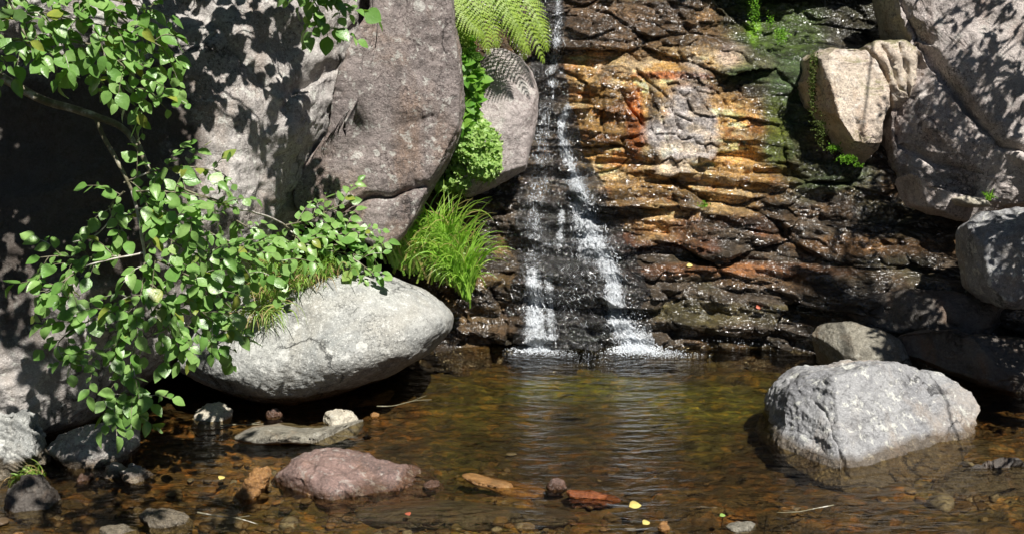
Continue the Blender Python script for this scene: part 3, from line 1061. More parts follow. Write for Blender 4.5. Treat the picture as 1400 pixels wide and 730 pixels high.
# quartz block on the right wall
b = boulder("rock_block", [(1108, 78), (1116, 69), (1140, 68), (1178, 72), (1196, 90), (1208, 120), (1210, 148), (1200, 172), (1196, 205), (1190, 230), (1180, 232), (1166, 214), (1150, 190),
                           (1132, 160), (1112, 140), (1102, 112)],
            5.90, 0.22, M['quartz'], center=(1160, 135), sub=6, kin=0.36, kd=0.5, tilt=(-0.10, 0.05), chops=[[(1125, 75, 5.80), (1196, 90, 5.86), (1185, 225, 5.70)], [(1128, 80, 5.79), (1158, 190, 5.70), (1104, 112, 5.95)]], amp=(0.02, 0.012, 0.004), ridge=0.012, seed=61, sm=1, facet=8, fq=(0.93, 0.985), back=0.45,
            cracks=[([(1165, 170), (1172, 200), (1180, 225)], 3, 0.02)])
tag(b, "cream and pink quartz block with a mossy shaded left side, jutting from the wall", "rock")
b = boulder("rock_block", [(1180, 68), (1195, 60), (1228, 57), (1244, 68), (1250, 85), (1246, 120), (1240, 160), (1225, 150), (1212, 130), (1204, 100)],
            5.95, 0.10, M['quartz'], center=(1222, 100), sub=5, kin=0.4, kd=0.5, amp=(0.015, 0.012, 0.004), ridge=0.018, seed=62, sm=1, facet=6, fq=(0.93, 0.985), back=0.4,
            cracks=[([(1200, 65), (1215, 95), (1226, 130)], 4, 0.04), ([(1225, 62), (1232, 100), (1236, 140)], 3, 0.03)])
tag(b, "narrow splintered cream rock wedged between the quartz block and the shaded slab", "rock")
b = boulder("rock_slab", [(1222, -40), (1320, -120), (1560, -120), (1560, 310), (1420, 300), (1340, 285), (1290, 268), (1236, 246), (1226, 210), (1222, 170), (1232, 110), (1240, 75), (1252, 50), (1236, 20)],
            5.92, 0.26, M['schist'], center=(1370, 110), sub=7, kin=0.38, kd=0.55, tilt=(-0.28, 0.10), amp=(0.04, 0.018, 0.005), ridge=0.018, seed=71, sm=2, facet=5, fq=(0.95, 0.99), back=0.6,
            cracks=[([(1250, 60), (1275, 100), (1310, 160), (1345, 205), (1400, 230)], 5, 0.09), ([(1236, 30), (1262, 62)], 4, 0.05), ([(1230, 200), (1260, 225), (1320, 240)], 5, 0.04)],
            steps=[(-0.8, 0.6, -0.8 * 1300 + 0.6 * 145, 0.05)])
tag(b, "broad grey-pink rock slab covered in dappled shade at the upper right", "rock")
b = boulder("boulder", [(1322, 345), (1322, 310), (1345, 292), (1390, 285), (1460, 280), (1480, 400), (1400, 420), (1355, 415), (1330, 390)],
            5.1, 0.25, M['granite_blue'], center=(1390, 350), sub=6, kin=0.5, kd=0.7, tilt=(-0.05, 0.2), amp=(0.03, 0.015, 0.005), ridge=0.01, seed=81, facet=9, fq=(0.88, 0.97))
tag(b, "half shaded blue-grey boulder at the right edge below the slab", "boulder")
b = boulder("boulder", [(1114, 458), (1124, 444), (1165, 440), (1200, 450), (1222, 462), (1240, 500), (1180, 508), (1118, 500)],
            5.16, 0.13, M['olive_rock'], center=(1180, 475), sub=6, kin=0.5, kd=0.6, tilt=(0, 0.15), amp=(0.02, 0.012, 0.005), ridge=0.01, seed=82, facet=8, fq=(0.88, 0.97))
tag(b, "squat grey rock with a lit left end at the water's edge behind the pool boulder", "rock")
b = boulder("boulder", [(1225, 462), (1270, 448), (1330, 455), (1420, 462), (1500, 470), (1500, 540), (1380, 538), (1280, 528), (1230, 515)],
            4.95, 0.22, M['wet_rock'], center=(1350, 500), sub=6, kin=0.5, kd=0.6, tilt=(0, 0.2), amp=(0.03, 0.015, 0.005), ridge=0.015, seed=83, facet=8)
tag(b, "long dark wet rock in deep shade behind the right pool boulder", "rock")
b = boulder("boulder", [(1130, 415), (1200, 400), (1300, 402), (1420, 420), (1500, 440), (1480, 480), (1360, 475), (1260, 465), (1160, 440)],
            5.25, 0.2, M['wet_rock'], center=(1310, 440), sub=6, kin=0.5, kd=0.6, tilt=(0, 0.3), amp=(0.03, 0.015, 0.005), ridge=0.02, seed=84, facet=8)
tag(b, "flat dark wet ledge rock in the shade below the boulder at the right edge", "rock")
b = boulder("stone", [(1300, 272), (1318, 268), (1345, 274), (1352, 282), (1330, 284), (1308, 280)], 5.5, 0.07, M['cream_stone'], sub=4, kin=0.5, amp=(0.006, 0.004, 0.002), seed=85)
tag(b, "thin pale flat stone lying under the dappled slab at the right", "stone")
b = boulder("rock_slab", [(1215, 246), (1240, 250), (1300, 266), (1390, 290), (1380, 310), (1320, 300), (1250, 285), (1222, 270)], 5.6, 0.12, M['schist'], sub=5, kin=0.45, kd=.6, amp=(0.015, 0.008, 0.003), ridge=0.01, seed=86, facet=6)
tag(b, "low brown ledge stone running beneath the dappled slab", "rock")


# ------------------------------------------------------------------ stones in the stream
def stone(px, py, wpx, hpx, label, mat, seed, z=0.0, sub=5, kin=0.62, name="stone", cat="stone", group=None, shape=None, ridge=0.004, sink=0.35, depthk=0.8, rise=-0.007, facet=6, rough=1.0):
    """stone lying on the bed: px,py its waterline centre"""
    g = G(px, py, 0.0)
    Yc = g[1] + 0.0
    mp = Yc / FPX
    r = np.random.default_rng(seed)
    if shape is None:
        k = 11
        an = np.linspace(0, 2 * np.pi, k, endpoint=False) + r.uniform(-.15, .15, k)
        ra = r.uniform(0.82, 1.08, k)
        shape = [(px + wpx / 2 * a * math.cos(t), py - hpx * (1 - sink) * 0.5 + hpx / 2 * a * math.sin(t) * 1.15) for a, t in zip(ra, an)]
    o = boulder(name, shape, Yc + wpx * mp * 0.15, wpx * mp * 0.5 * depthk, mat, sub=sub, kin=kin, kd=0.8, tilt=(0, 0.5), amp=(0.16 * hpx * mp, 0.10 * hpx * mp, 0.035 * hpx * mp), ridge=max(ridge, 0.10 * hpx * mp * rough) if ridge else 0, seed=seed,
                fr=1.6 / (wpx * mp), facet=facet if ridge else 2, fq=(0.88, 0.98))
    if rise:
        o.location.z += rise
    tag(o, label, cat, group)
    return o


stone(465, 578, 48, 30, "round cream stone sitting in the shallow water in front of the pale boulder", M['cream_stone'], 201, shape=[(441, 572), (446, 562), (462, 558), (480, 561), (489, 571), (486, 580), (470, 586), (450, 585)], ridge=0)
stone(425, 600, 220, 26, "long flat grey stone just above the water behind the reddish slab", M['olive_rock'], 202, sub=6,
      shape=[(318, 598), (340, 588), (370, 584), (410, 588), (450, 585), (500, 582), (535, 586), (538, 596), (500, 602), (440, 604), (380, 606), (340, 606)], name="flat_rock", cat="rock", depthk=0.5, facet=2, rough=2, rise=0.008)
stone(480, 660, 240, 50, "broad reddish purple slab rising from the shallows at the lower left", M['purple_rock'], 203, sub=6,
      shape=[(362, 662), (375, 645), (395, 628), (410, 615), (450, 612), (495, 618), (540, 632), (575, 645), (598, 665), (575, 675), (500, 682), (420, 680), (372, 675)], name="flat_rock", cat="rock", depthk=0.7, ridge=0.008, facet=3, rough=3.2, kin=0.5, rise=-0.03)
stone(290, 572, 52, 40, "lumpy pale stone with yellow lichen at the shaded water's edge under the boulders", M['cream_stone'], 204, shape=[(262, 582), (268, 565), (285, 552), (305, 551), (315, 560), (308, 575), (292, 588), (270, 592)])
stone(125, 625, 125, 65, "dappled rounded rock tucked under the giant boulder's left foot", M['granite'], 205, sub=6,
      shape=[(62, 618), (80, 598), (110, 588), (150, 580), (175, 585), (181, 605), (172, 628), (130, 638), (85, 642)], name="boulder", cat="boulder")
stone(20, 640, 110, 110, "pale dappled rock with a crack at the far left edge above the grass tuft", M['granite_pale'], 206, sub=6,
      shape=[(-60, 590), (0, 568), (35, 565), (55, 590), (50, 620), (25, 655), (0, 672), (-60, 680)], name="boulder", cat="boulder")
stone(48, 690, 80, 60, "dark mossy rock under the small grass tuft at the lower left", M['wet_rock'], 207, shape=[(5, 700), (12, 670), (30, 650), (55, 648), (70, 670), (78, 695), (60, 712), (20, 712)])
stone(345, 675, 60, 45, "orange brown rock leaning on the left end of the reddish slab", M['orange_rock'], 208, shape=[(318, 678), (335, 660), (350, 640), (366, 642), (364, 660), (350, 678), (330, 688)])
stone(225, 715, 80, 34, "pale rough stone in the lower left shallows, right of the smooth one at the edge", M['granite_pale'], 209, shape=[(190, 702), (200, 695), (225, 694), (250, 700), (262, 712), (262, 726), (210, 726), (196, 716)])
stone(158, 728, 64, 24, "pale smooth stone cut by the bottom edge at the lower left", M['granite_pale'], 210, shape=[(128, 724), (140, 716), (165, 715), (185, 722), (190, 735), (150, 740), (130, 738)])
stone(185, 655, 50, 24, "bumpy grey stone, right-hand and larger of the pair before the dappled rock", M['granite'], 212)
stone(158, 650, 36, 20, "small pale stone, left-hand and smaller of the pair before the dappled rock", M['granite'], 213)
stone(118, 655, 24, 12, "tiny pinkish stone in the dark water at the left below the dappled rock", M['purple_rock'], 215)
stone(374, 568, 22, 12, "small dark stone in the shallows left of the round cream stone", M['purple_rock'], 217)
stone(512, 568, 12, 8, "tiny orange pebble right of the round cream stone", M['orange_rock'], 218)
stone(590, 664, 20, 12, "small pink stone at the right tip of the reddish slab", M['purple_rock'], 226)
stone(641, 457, 22, 9, "small flat yellowish stone at the pool edge by the pale boulder's tip", M['cream_stone'], 219)
stone(762, 667, 28, 16, "round dark purple stone between the orange and the red rock ribs", M['purple_rock'], 220)
stone(690, 662, 120, 14, "long low orange rock rib breaking the surface at the bottom centre", M['orange_rock'], 221, name="rock_rib", cat="rock",
      shape=[(628, 646), (650, 648), (690, 655), (720, 662), (750, 668), (745, 676), (710, 674), (670, 664), (640, 656)], depthk=0.5, facet=0, rough=2.5, rise=-0.008)
stone(810, 678, 70, 12, "low red rock rib breaking the surface right of the dark round stone", M['red_rock'], 222, name="rock_rib", cat="rock",
      shape=[(775, 668), (800, 668), (830, 673), (850, 680), (830, 686), (795, 682), (778, 676)], depthk=0.5, facet=0, rough=2.5, rise=-0.008)
stone(908, 722, 14, 14, "small orange pebble at the bottom right of centre", M['orange_rock'], 223)
stone(1015, 722, 44, 12, "low rough wet rock at the bottom edge below the pool", M['olive_rock'], 224)
stone(500, 536, 90, 14, "thin dark stone at the waterline in the shadow of the pale boulder", M['wet_rock'], 227, shape=[(440, 552), (470, 542), (520, 534), (560, 533), (575, 538), (540, 546), (490, 552), (450, 556)], depthk=0.4)
stone(640, 700, 300, 18, "long low brown rock shelf under riffling water at the bottom", M['wet_rock'], 228, name="rock_shelf", cat="rock", sub=6,
      shape=[(480, 700), (540, 692), (640, 690), (740, 694), (800, 704), (780, 712), (700, 714), (600, 716), (510, 714)], depthk=0.4, rise=0.0, facet=0, rough=2.5)
stone(1390, 530, 30, 30, "small lit grey stone at the right edge behind the pool boulder", M['granite_blue'], 229)
stone(1340, 650, 120, 60, "flat submerged olive rock in the lower right shallows", M['wet_rock'], 230, name="rock_shelf", cat="rock", sub=6, shape=[(1270, 655), (1300, 632), (1350, 618), (1420, 615), (1440, 660), (1400, 690), (1330, 690), (1285, 678)], rise=-0.05, depthk=0.6)


# ------------------------------------------------------------------ leaves
def leaf_template(wid=0.36, fold=0.08, droop=0.18, st=6, tipk=1.0):
    t = np.linspace(0, 1, st)
    hw = wid * np.sin(np.pi * t ** 0.8) ** 0.85
    hw[0] = 0.015
    hw[-1] = 0.004
    V = []
    for a, h in zip(t, hw):
        zc = -droop * a * a
        V += [(-h, a, zc + fold * h / wid), (0, a, zc), (h, a, zc + fold * h / wid)]
    F = []
    for k in range(st - 1):
        i = k * 3
        F += [(i, i + 1, i + 4, i + 3), (i + 1, i + 2, i + 5, i + 4)]
    return np.array(V), np.array(F)


def put_leaves(bag, pos, dirs, nors, sizes, tmpl):
    pos = np.asarray(pos, float)
    d = np.asarray(dirs, float)
    n = np.asarray(nors, float)
    s = np.asarray(sizes, float)
    d /= np.linalg.norm(d, axis=1)[:, None]
    x = np.cross(d, n)
    x /= np.maximum(np.linalg.norm(x, axis=1)[:, None], 1e-6)
    n = np.cross(x, d)
    V, F = tmpl
    tw = rng.uniform(0.8, 1.2, len(pos))
    Q = pos[:, None, :] + s[:, None, None] * (V[None, :, 0:1] * tw[:, None, None] * x[:, None, :] + V[None, :, 1:2] * d[:, None, :] + V[None, :, 2:3] * n[:, None, :])
    k = len(V)
    FF = (F[None] + (np.arange(len(pos)) * k)[:, None, None]).reshape(-1, F.shape[1])
    bag.add(Q.reshape(-1, 3), FF)


LT = leaf_template()
LTS = [leaf_template(0.36, 0.08, 0.18), leaf_template(0.29, 0.14, 0.34), leaf_template(0.40, 0.04, -0.08)]


def twig_leaves(bagL, bagT, P, size=0.072, spacing=0.03, rad=0.0022, droop=0.25, upn=0.9):
    """leaves alternate along a twig path"""
    P = np.asarray(P)
    tube(bagT, P, np.linspace(rad, rad * 0.4, len(P)), 5)
    seg = np.linalg.norm(np.diff(P, axis=0), axis=1)
    L = np.concatenate([[0], np.cumsum(seg)])
    n = max(3, int(L[-1] / spacing))
    pos, dr, nr, sz = [], [], [], []
    for k in range(n + 1):
        l = L[-1] * (0.12 + 0.88 * k / n)
        p = np.array([np.interp(l, L, P[:, a]) for a in range(3)])
        l2 = min(l + 0.01, L[-1])
        p2 = np.array([np.interp(l2, L, P[:, a]) for a in range(3)])
        p1 = np.array([np.interp(l2 - 0.02, L, P[:, a]) for a in range(3)])
        t = p2 - p1
        t /= max(np.linalg.norm(t), 1e-6)
        side = np.cross(t, np.array([0, -0.5, 0.85]))
        side /= max(np.linalg.norm(side), 1e-6)
        sg = 1 if k % 2 else -1
        if k == n:
            dd = t * 1.0
        else:
            dd = t * rng.uniform(0.3, 0.9) + sg * side * rng.uniform(0.5, 1.0)
        dd = dd + np.array([rng.normal(0, .25), rng.normal(0, .3), rng.normal(0, .2) - droop])
        nn = np.array([rng.normal(0.12, .38), rng.normal(-0.62, .38), upn + rng.normal(0, .25)])
        pos.append(p)
        dr.append(dd)
        nr.append(nn)
        sz.append(size * rng.uniform(0.45, 1.25))
    pk = rng.integers(0, 3, len(pos))
    for q_ in range(3):
        mk = pk == q_
        if mk.any():
            put_leaves(bagL, np.array(pos)[mk], np.array(dr)[mk], np.array(nr)[mk], np.array(sz)[mk], LTS[q_])


def spray(bagL, bagT, pts, side_len=0.12, size=0.056, step=0.044, rad=0.004, sides=True, droop=0.25):
    P = smooth_path([W(*p) for p in pts])
    twig_leaves(bagL, bagT, P, size, 0.05, rad, droop)
    if not sides:
        return
    seg = np.linalg.norm(np.diff(P, axis=0), axis=1)
    L = np.concatenate([[0], np.cumsum(seg)])
    l = step * 0.5
    k = 0
    while l < L[-1]:
        p = np.array([np.interp(l, L, P[:, a]) for a in range(3)])
        p2 = np.array([np.interp(min(l + 0.02, L[-1]), L, P[:, a]) for a in range(3)])
        t = p2 - p
        t /= max(np.linalg.norm(t), 1e-6)
        ang = (1 if k % 2 else -1) * rng.uniform(0.6, 1.2)
        d = np.array([t[0] * math.cos(ang) - t[2] * math.sin(ang), t[1] - 0.2 + rng.normal(0, .3), t[0] * math.sin(ang) + t[2] * math.cos(ang)])
        d /= np.linalg.norm(d)
        ln = side_len * rng.uniform(0.6, 1.2)
        q = np.stack([p, p + d * ln * 0.5 + (0, 0, 0.008), p + d * ln + (0, 0, -0.012)])
        twig_leaves(bagL, bagT, smooth_path(q, 8), size * 0.95, 0.022, rad * 0.5, droop)
        l += step * rng.uniform(0.7, 1.3)
        k += 1


# --- overhanging willow bough at left
wl = empty("willow_bough", W(-60, 70, 3.9))
tag(wl, "leafy green willow bough hanging down in front of the giant left boulder", "shrub")
bb = Bag()


def limb(bag, pts, r0, r1, sides=8):
    P = smooth_path([W(*p) for p in pts])
    P = P + 0.006 * np.stack([fbm(P * 9, 2, 3), fbm(P * 9, 2, 4), fbm(P * 9, 2, 5)], 1)
    tube(bag, P, np.linspace(r0, r1, len(P)), sides)


limb(bb, [(-160, 40, 3.9), (-60, 80, 3.9), (0, 103, 3.9), (60, 138, 3.88), (128, 158, 3.86), (170, 178, 3.84), (190, 205, 3.82), (205, 235, 3.82)], 0.020, 0.007)
limb(bb, [(128, 158, 3.86), (140, 185, 3.84), (155, 212, 3.83), (170, 240, 3.82), (180, 262, 3.82)], 0.009, 0.006)
limb(bb, [(140, 140, 3.9), (165, 150, 3.9), (190, 195, 3.9), (203, 225, 3.85)], 0.004, 0.003)
limb(bb, [(205, 235, 3.82), (225, 248, 3.8), (262, 262, 3.8), (300, 275, 3.85)], 0.005, 0.003)
limb(bb, [(-100, -30, 3.7), (0, -20, 3.7), (15, 5, 3.7), (30, 30, 3.72), (60, 55, 3.75)], 0.006, 0.003)
bb.build("branch", M['bark'], wl)
bp = Bag()
limb(bp, [(180, 262, 3.82), (186, 290, 3.8), (194, 322, 3.78), (198, 350, 3.78), (201, 378, 3.78), (197, 420, 3.76), (186, 460, 3.75), (178, 510, 3.75)], 0.0065, 0.0025)
limb(bp, [(194, 322, 3.78), (208, 300, 3.8), (212, 280, 3.82), (225, 262, 3.82)], 0.004, 0.0025)
limb(bp, [(300, 276, 3.9), (322, 284, 4.15), (355, 293, 4.45), (385, 305, 4.72), (400, 318, 4.76)], 0.0055, 0.0035)
limb(bp, [(160, 275, 3.85), (150, 300, 3.85), (128, 322, 3.84), (100, 330, 3.83)], 0.003, 0.002)
limb(bp, [(196, 345, 3.78), (160, 352, 3.75), (120, 363, 3.72), (98, 372, 3.7)], 0.0035, 0.002)
bp.build("pale_branch", M['bark_pale'], wl)
BL, BT = Bag(), Bag()
S = [
    [(-20, 70, 3.8), (40, 52, 3.75), (100, 55, 3.7), (150, 75, 3.7), (190, 112, 3.7), (228, 150, 3.72)],
    [(-20, 30, 3.75), (50, 18, 3.7), (110, 30, 3.7), (170, 42, 3.7), (225, 66, 3.75)],
    [(60, -20, 3.75), (130, -5, 3.7), (185, 8, 3.75), (232, 24, 3.8)],
    [(90, 60, 3.75), (130, 90, 3.75), (165, 112, 3.78), (195, 140, 3.8)],
    [(30, 40, 3.7), (55, 75, 3.7), (95, 85, 3.75), (130, 100, 3.8)],
    [(120, -20, 3.9), (160, 20, 3.9), (200, 55, 3.9), (220, 90, 3.9)],
    [(-30, 60, 3.6), (-5, 72, 3.6), (12, 90, 3.6)],
    # middle group
    [(170, 250, 3.82), (205, 236, 3.8), (250, 228, 3.82), (300, 236, 3.85), (318, 252, 3.88)],
    [(185, 262, 3.8), (225, 262, 3.75), (270, 268, 3.78), (318, 284, 3.85)],
    [(190, 285, 3.78), (225, 290, 3.75), (262, 305, 3.76), (300, 325, 3.8)],
    [(170, 262, 3.82), (150, 285, 3.85), (165, 310, 3.85), (175, 330, 3.82)],
    [(205, 300, 3.78), (230, 325, 3.75), (262, 345, 3.75), (290, 360, 3.78)],
    # left lobes
    [(165, 350, 3.78), (120, 352, 3.75), (80, 350, 3.72), (55, 352, 3.7)],
    [(120, 362, 3.75), (95, 378, 3.7), (72, 395, 3.68), (55, 398, 3.67)],
    [(100, 372, 3.72), (98, 395, 3.7), (90, 412, 3.68)],
    # below
    [(198, 355, 3.78), (195, 385, 3.75), (190, 410, 3.73), (170, 432, 3.72)],
    [(190, 405, 3.75), (150, 425, 3.72), (110, 445, 3.7), (80, 468, 3.68), (86, 488, 3.68)],
    [(195, 420, 3.75), (180, 455, 3.73), (140, 480, 3.7), (112, 500, 3.68)],
    [(185, 470, 3.74), (178, 510, 3.73), (170, 545, 3.72), (176, 570, 3.7)],
    [(176, 535, 3.73), (155, 550, 3.7), (142, 565, 3.68)],
    [(176, 535, 3.73), (192, 545, 3.7), (208, 552, 3.7)],
    # right of centre
    [(205, 350, 3.76), (240, 368, 3.75), (285, 392, 3.76), (325, 430, 3.8)],
    [(200, 385, 3.75), (235, 405, 3.74), (275, 425, 3.76), (305, 455, 3.8)],
    [(215, 420, 3.76), (250, 440, 3.76), (285, 465, 3.78), (318, 478, 3.8)],
    [(240, 400, 3.75), (235, 430, 3.74), (240, 455, 3.73), (248, 480, 3.73)],
    [(260, 345, 3.78), (300, 355, 3.82), (330, 362, 3.85), (345, 385, 3.88)],
    # far right arm reaching over the pale boulder
    [(385, 305, 4.72), (410, 322, 4.8), (445, 325, 4.85), (480, 318, 4.9), (518, 330, 4.92)],
    [(390, 308, 4.72), (425, 300, 4.8), (455, 285, 4.9), (478, 276, 4.95)],
    [(400, 322, 4.75), (430, 340, 4.8), (470, 345, 4.85), (500, 352, 4.88)],
    [(470, 345, 4.85), (495, 362, 4.85), (515, 378, 4.82)],
    [(400, 318, 4.75), (420, 335, 4.75), (455, 335, 4.85), (490, 335, 4.9)],
    [(320, 300, 4.2), (350, 318, 4.3), (375, 335, 4.4), (400, 345, 4.5)],
    [(300, 325, 3.95), (340, 340, 4.0), (375, 350, 4.05), (395, 372, 4.1)],
    [(300, 340, 3.9), (320, 350, 3.9), (345, 358, 3.95)],
]
for s in S:
    spray(BL, BT, s)
BL.build("foliage", M['leaf'], wl)
BT.build("twigs", M['bark'], wl)
# top sprig
sp = empty("willow_sprig", W(440, -30, 4.5))
tag(sp, "small green sprig hanging from the top edge over the grey boulder", "branch")
BL, BT = Bag(), Bag()
spray(BL, BT, [(405, -40, 4.5), (425, -5, 4.5), (442, 25, 4.5), (448, 50, 4.5)], size=0.07)
spray(BL, BT, [(405, -40, 4.5), (440, -10, 4.5), (470, 8, 4.5), (478, 20, 4.5)], size=0.07)
BL.build("foliage", M['leaf'], sp)
BT.build("twigs", M['bark'], sp)
# leaf tip at left edge
# ------------------------------------------------------------------ shade trees (out of frame, overhead)
LTc = leaf_template(0.38, 0.05, 0.1, 4)
LTn = leaf_template(0.22, 0.05, 0.1, 3)


def lift(P, extra):
    """walk from a surface point towards the sun until above the top of the frame"""
    t = 0.6
    while True:
        Q = P + SUN * t
        x, y = proj(Q)
        if y < -25 or x < -40 or x > 1440 or (Q - CAM) @ FV < 0.2:
            return P + SUN * (t + extra)
        t += 0.05


def keeps_bough_lit(Q):
    if Q[0] > 0.2:
        return True
    Z_ = Q - SUN * ((Q[1] - 3.74) / SUN[1])
    x, y = proj(Z_)
    return not ((-40 < x < 260 and -60 < y < 165) or (165 < x < 345 and 205 < y < 350) or (30 < x < 330 and 350 < y < 480 and rng.random() < .6))


def shade_tree(name, label, trunk, targets, leaf, size, mat):
    """targets: (px,py,Y or None for water, radius_px_x, radius_px_y, count)"""
    t = empty(name, (trunk[0], trunk[1], trunk[2]))
    tag(t, label, "tree")
    L_ = Bag()
    Bk = Bag()
    top = np.array([trunk[0] * 0.93, trunk[1] + 0.1, trunk[2] + 3.2])
    TP = smooth_path([np.array(trunk), np.array(trunk) + (0.06, 0.1, 1.2), np.array(trunk) + (-0.03, 0.05, 2.3), top, top + (-0.1 * np.sign(trunk[0]), 0.1, 0.8)], 20)
    tk = Bag()
    tube(tk, TP, np.linspace(0.13, 0.05, 20), 12)
    tk.build("trunk", M['bark'], t)
    for (px, py, Yv, rx, ry, cnt) in targets:
        Pc = G(px, py) if Yv is None else W(px, py, Yv)
        Qc = lift(Pc, 0.35)
        base = TP[int(rng.integers(10, 18))]
        mid = (base + Qc) / 2 + (0, 0, 0.25)
        tube(Bk, smooth_path([base, mid, Qc], 12), np.linspace(0.010, 0.004, 12), 6)
        pos, dr, nr, sz = [], [], [], []
        ncl = max(2, cnt // 7)
        for k in range(ncl):
            ax = px + rng.uniform(-1, 1) * rx
            ay = py + rng.uniform(-1, 1) * ry
            P = G(ax, ay) if Yv is None else W(ax, ay, Yv)
            Q = lift(P, rng.uniform(0.1, 0.7))
            if not keeps_bough_lit(Q):
                continue
            dcl = rng.normal(size=3) * (1, 1, .4)
            dcl /= np.linalg.norm(dcl)
            tube(Bk, smooth_path([Qc + rng.normal(0, .03, 3), (Q + Qc) / 2 + (0, 0, .03), Q, Q + dcl * 0.12], 8), np.linspace(0.004, 0.0015, 8), 4)
            for j in range(7):
                pos.append(Q + dcl * (j / 7 * 0.14) + rng.normal(0, .012, 3))
                dr.append(dcl * 0.6 + rng.normal(0, .6, 3))
                nr.append(SUN + rng.normal(0, .45, 3))
                sz.append(size * rng.uniform(.7, 1.2))
        if pos:
            put_leaves(L_, pos, dr, nr, sz, leaf)
    L_.build("foliage", mat, t)
    Bk.build("limbs", M['bark'], t)


shade_tree("willow_tree", "willow tree standing outside the picture on the left, its leaves shading the boulder", (-2.7, 2.6, 0.3), [
    (40, 180, 4.6, 100, 60, 260), (110, 250, 4.6, 90, 60, 260), (40, 300, 4.5, 90, 60, 260), (120, 340, 4.5, 90, 60, 200), (150, 180, 4.7, 70, 40, 160),
    (20, 400, 4.4, 60, 40, 90), (170, 450, 4.4, 50, 40, 40), (100, 230, 4.6, 120, 100, 700), (60, 340, 4.5, 90, 60, 420), (150, 300, 4.5, 70, 80, 300), (0, 520, 4.2, 30, 60, 20), (50, 450, 4.4, 60, 50, 70), (60, 540, 4.2, 60, 40, 60),
    (250, 60, 4.9, 50, 50, 90), (210, 120, 4.8, 40, 50, 80), (310, 40, 4.9, 40, 45, 45), (290, 150, 4.8, 50, 50, 70), (250, 210, 4.7, 40, 30, 50), (340, 130, 4.9, 40, 40, 25), (60, 30, 4.7, 80, 30, 60),
    (372, 110, 4.95, 16, 60, 42), (395, 190, 4.95, 16, 50, 36), (400, 290, 4.95, 14, 50, 30), (350, 270, 4.9, 12, 30, 12), (290, 380, 4.6, 40, 50, 60),
    (90, 690, None, 90, 25, 90), (120, 640, None, 80, 20, 80), (250, 620, None, 70, 20, 60), (300, 600, None, 60, 20, 30), (230, 690, None, 90, 25, 80), (340, 690, None, 60, 20, 20), (230, 545, None, 50, 15, 40),
], LTc, 0.065, M['canopy'])
shade_tree("birch_tree", "small leaved tree standing outside the picture on the right, dappling the slab", (3.3, 2.9, 0.5), [
    (1385, 60, 5.6, 40, 80, 300), (1330, 110, 5.6, 60, 60, 150), (1300, 50, 5.6, 45, 50, 50), (1290, 180, 5.6, 40, 50, 90), (1370, 180, 5.5, 60, 60, 300), (1320, 220, 5.5, 80, 40, 420),
    (1400, 260, 5.3, 30, 40, 100), (1260, 230, 5.5, 25, 20, 35), (1380, 350, 5.0, 50, 50, 140), (1330, 400, 5.2, 90, 30, 420), (1380, 440, 5.0, 80, 35, 460), (1290, 460, 5.0, 80, 30, 460),
    (1340, 500, 4.9, 100, 30, 620), (1250, 490, 5.0, 40, 25, 90), (1380, 560, None, 40, 20, 80), (1350, 0, 5.8, 60, 30, 80), (1230, 430, 5.2, 50, 20, 60), (1385, 640, None, 20, 30, 10),
    (1170, 20, 6.2, 60, 35, 120), (1140, 430, 5.3, 40, 15, 14),
], LTn, 0.055, M['canopy'])


# ------------------------------------------------------------------ ferns
def frond(parent, pts, width=0.09, label=None):
    P = smooth_path([W(*p) for p in pts], 24)
    bag = Bag()
    tube(bag, P, np.linspace(0.0022, 0.0006, len(P)), 4)
    T = np.gradient(P, axis=0)
    T /= np.linalg.norm(T, axis=1)[:, None]
    n0 = np.array([0.15, -0.75, 0.55])
    for k in range(2, len(P)):
        t = k / (len(P) - 1)
        wl_ = width * math.sin(math.pi * min(1, (t * 0.85 + 0.15)) ** 0.9) * 1.0 + 0.004
        for sg in (-1, 1):
            s = np.cross(T[k], n0)
            s /= np.linalg.norm(s)
            d = s * sg + T[k] * 0.45 + rng.normal(0, .07, 3) + (0, 0, -0.12)
            d /= np.linalg.norm(d)
            u = np.cross(n0, d)
            u /= np.linalg.norm(u)
            m = 8
            V, Fq = [], []
            for j in range(m):
                a = j / m
                a2 = (j + 1.0) / m
                lw = 0.0125 * (1 - a) * (width / 0.09) + 0.001
                c0 = P[k] + d * wl_ * a + np.array([0, 0, -0.02 * a * a])
                c1 = P[k] + d * wl_ * a2 + np.array([0, 0, -0.02 * a2 * a2])
                i = len(V)
                V += [c0, c0 + u * lw + d * 0.004, c1, c0 - u * lw + d * 0.004]
                Fq.append((i, i + 1, i + 2, i + 3))
            bag.add(np.array(V), np.array(Fq))
    return bag.build("frond", M['fern'], parent, smooth=False)


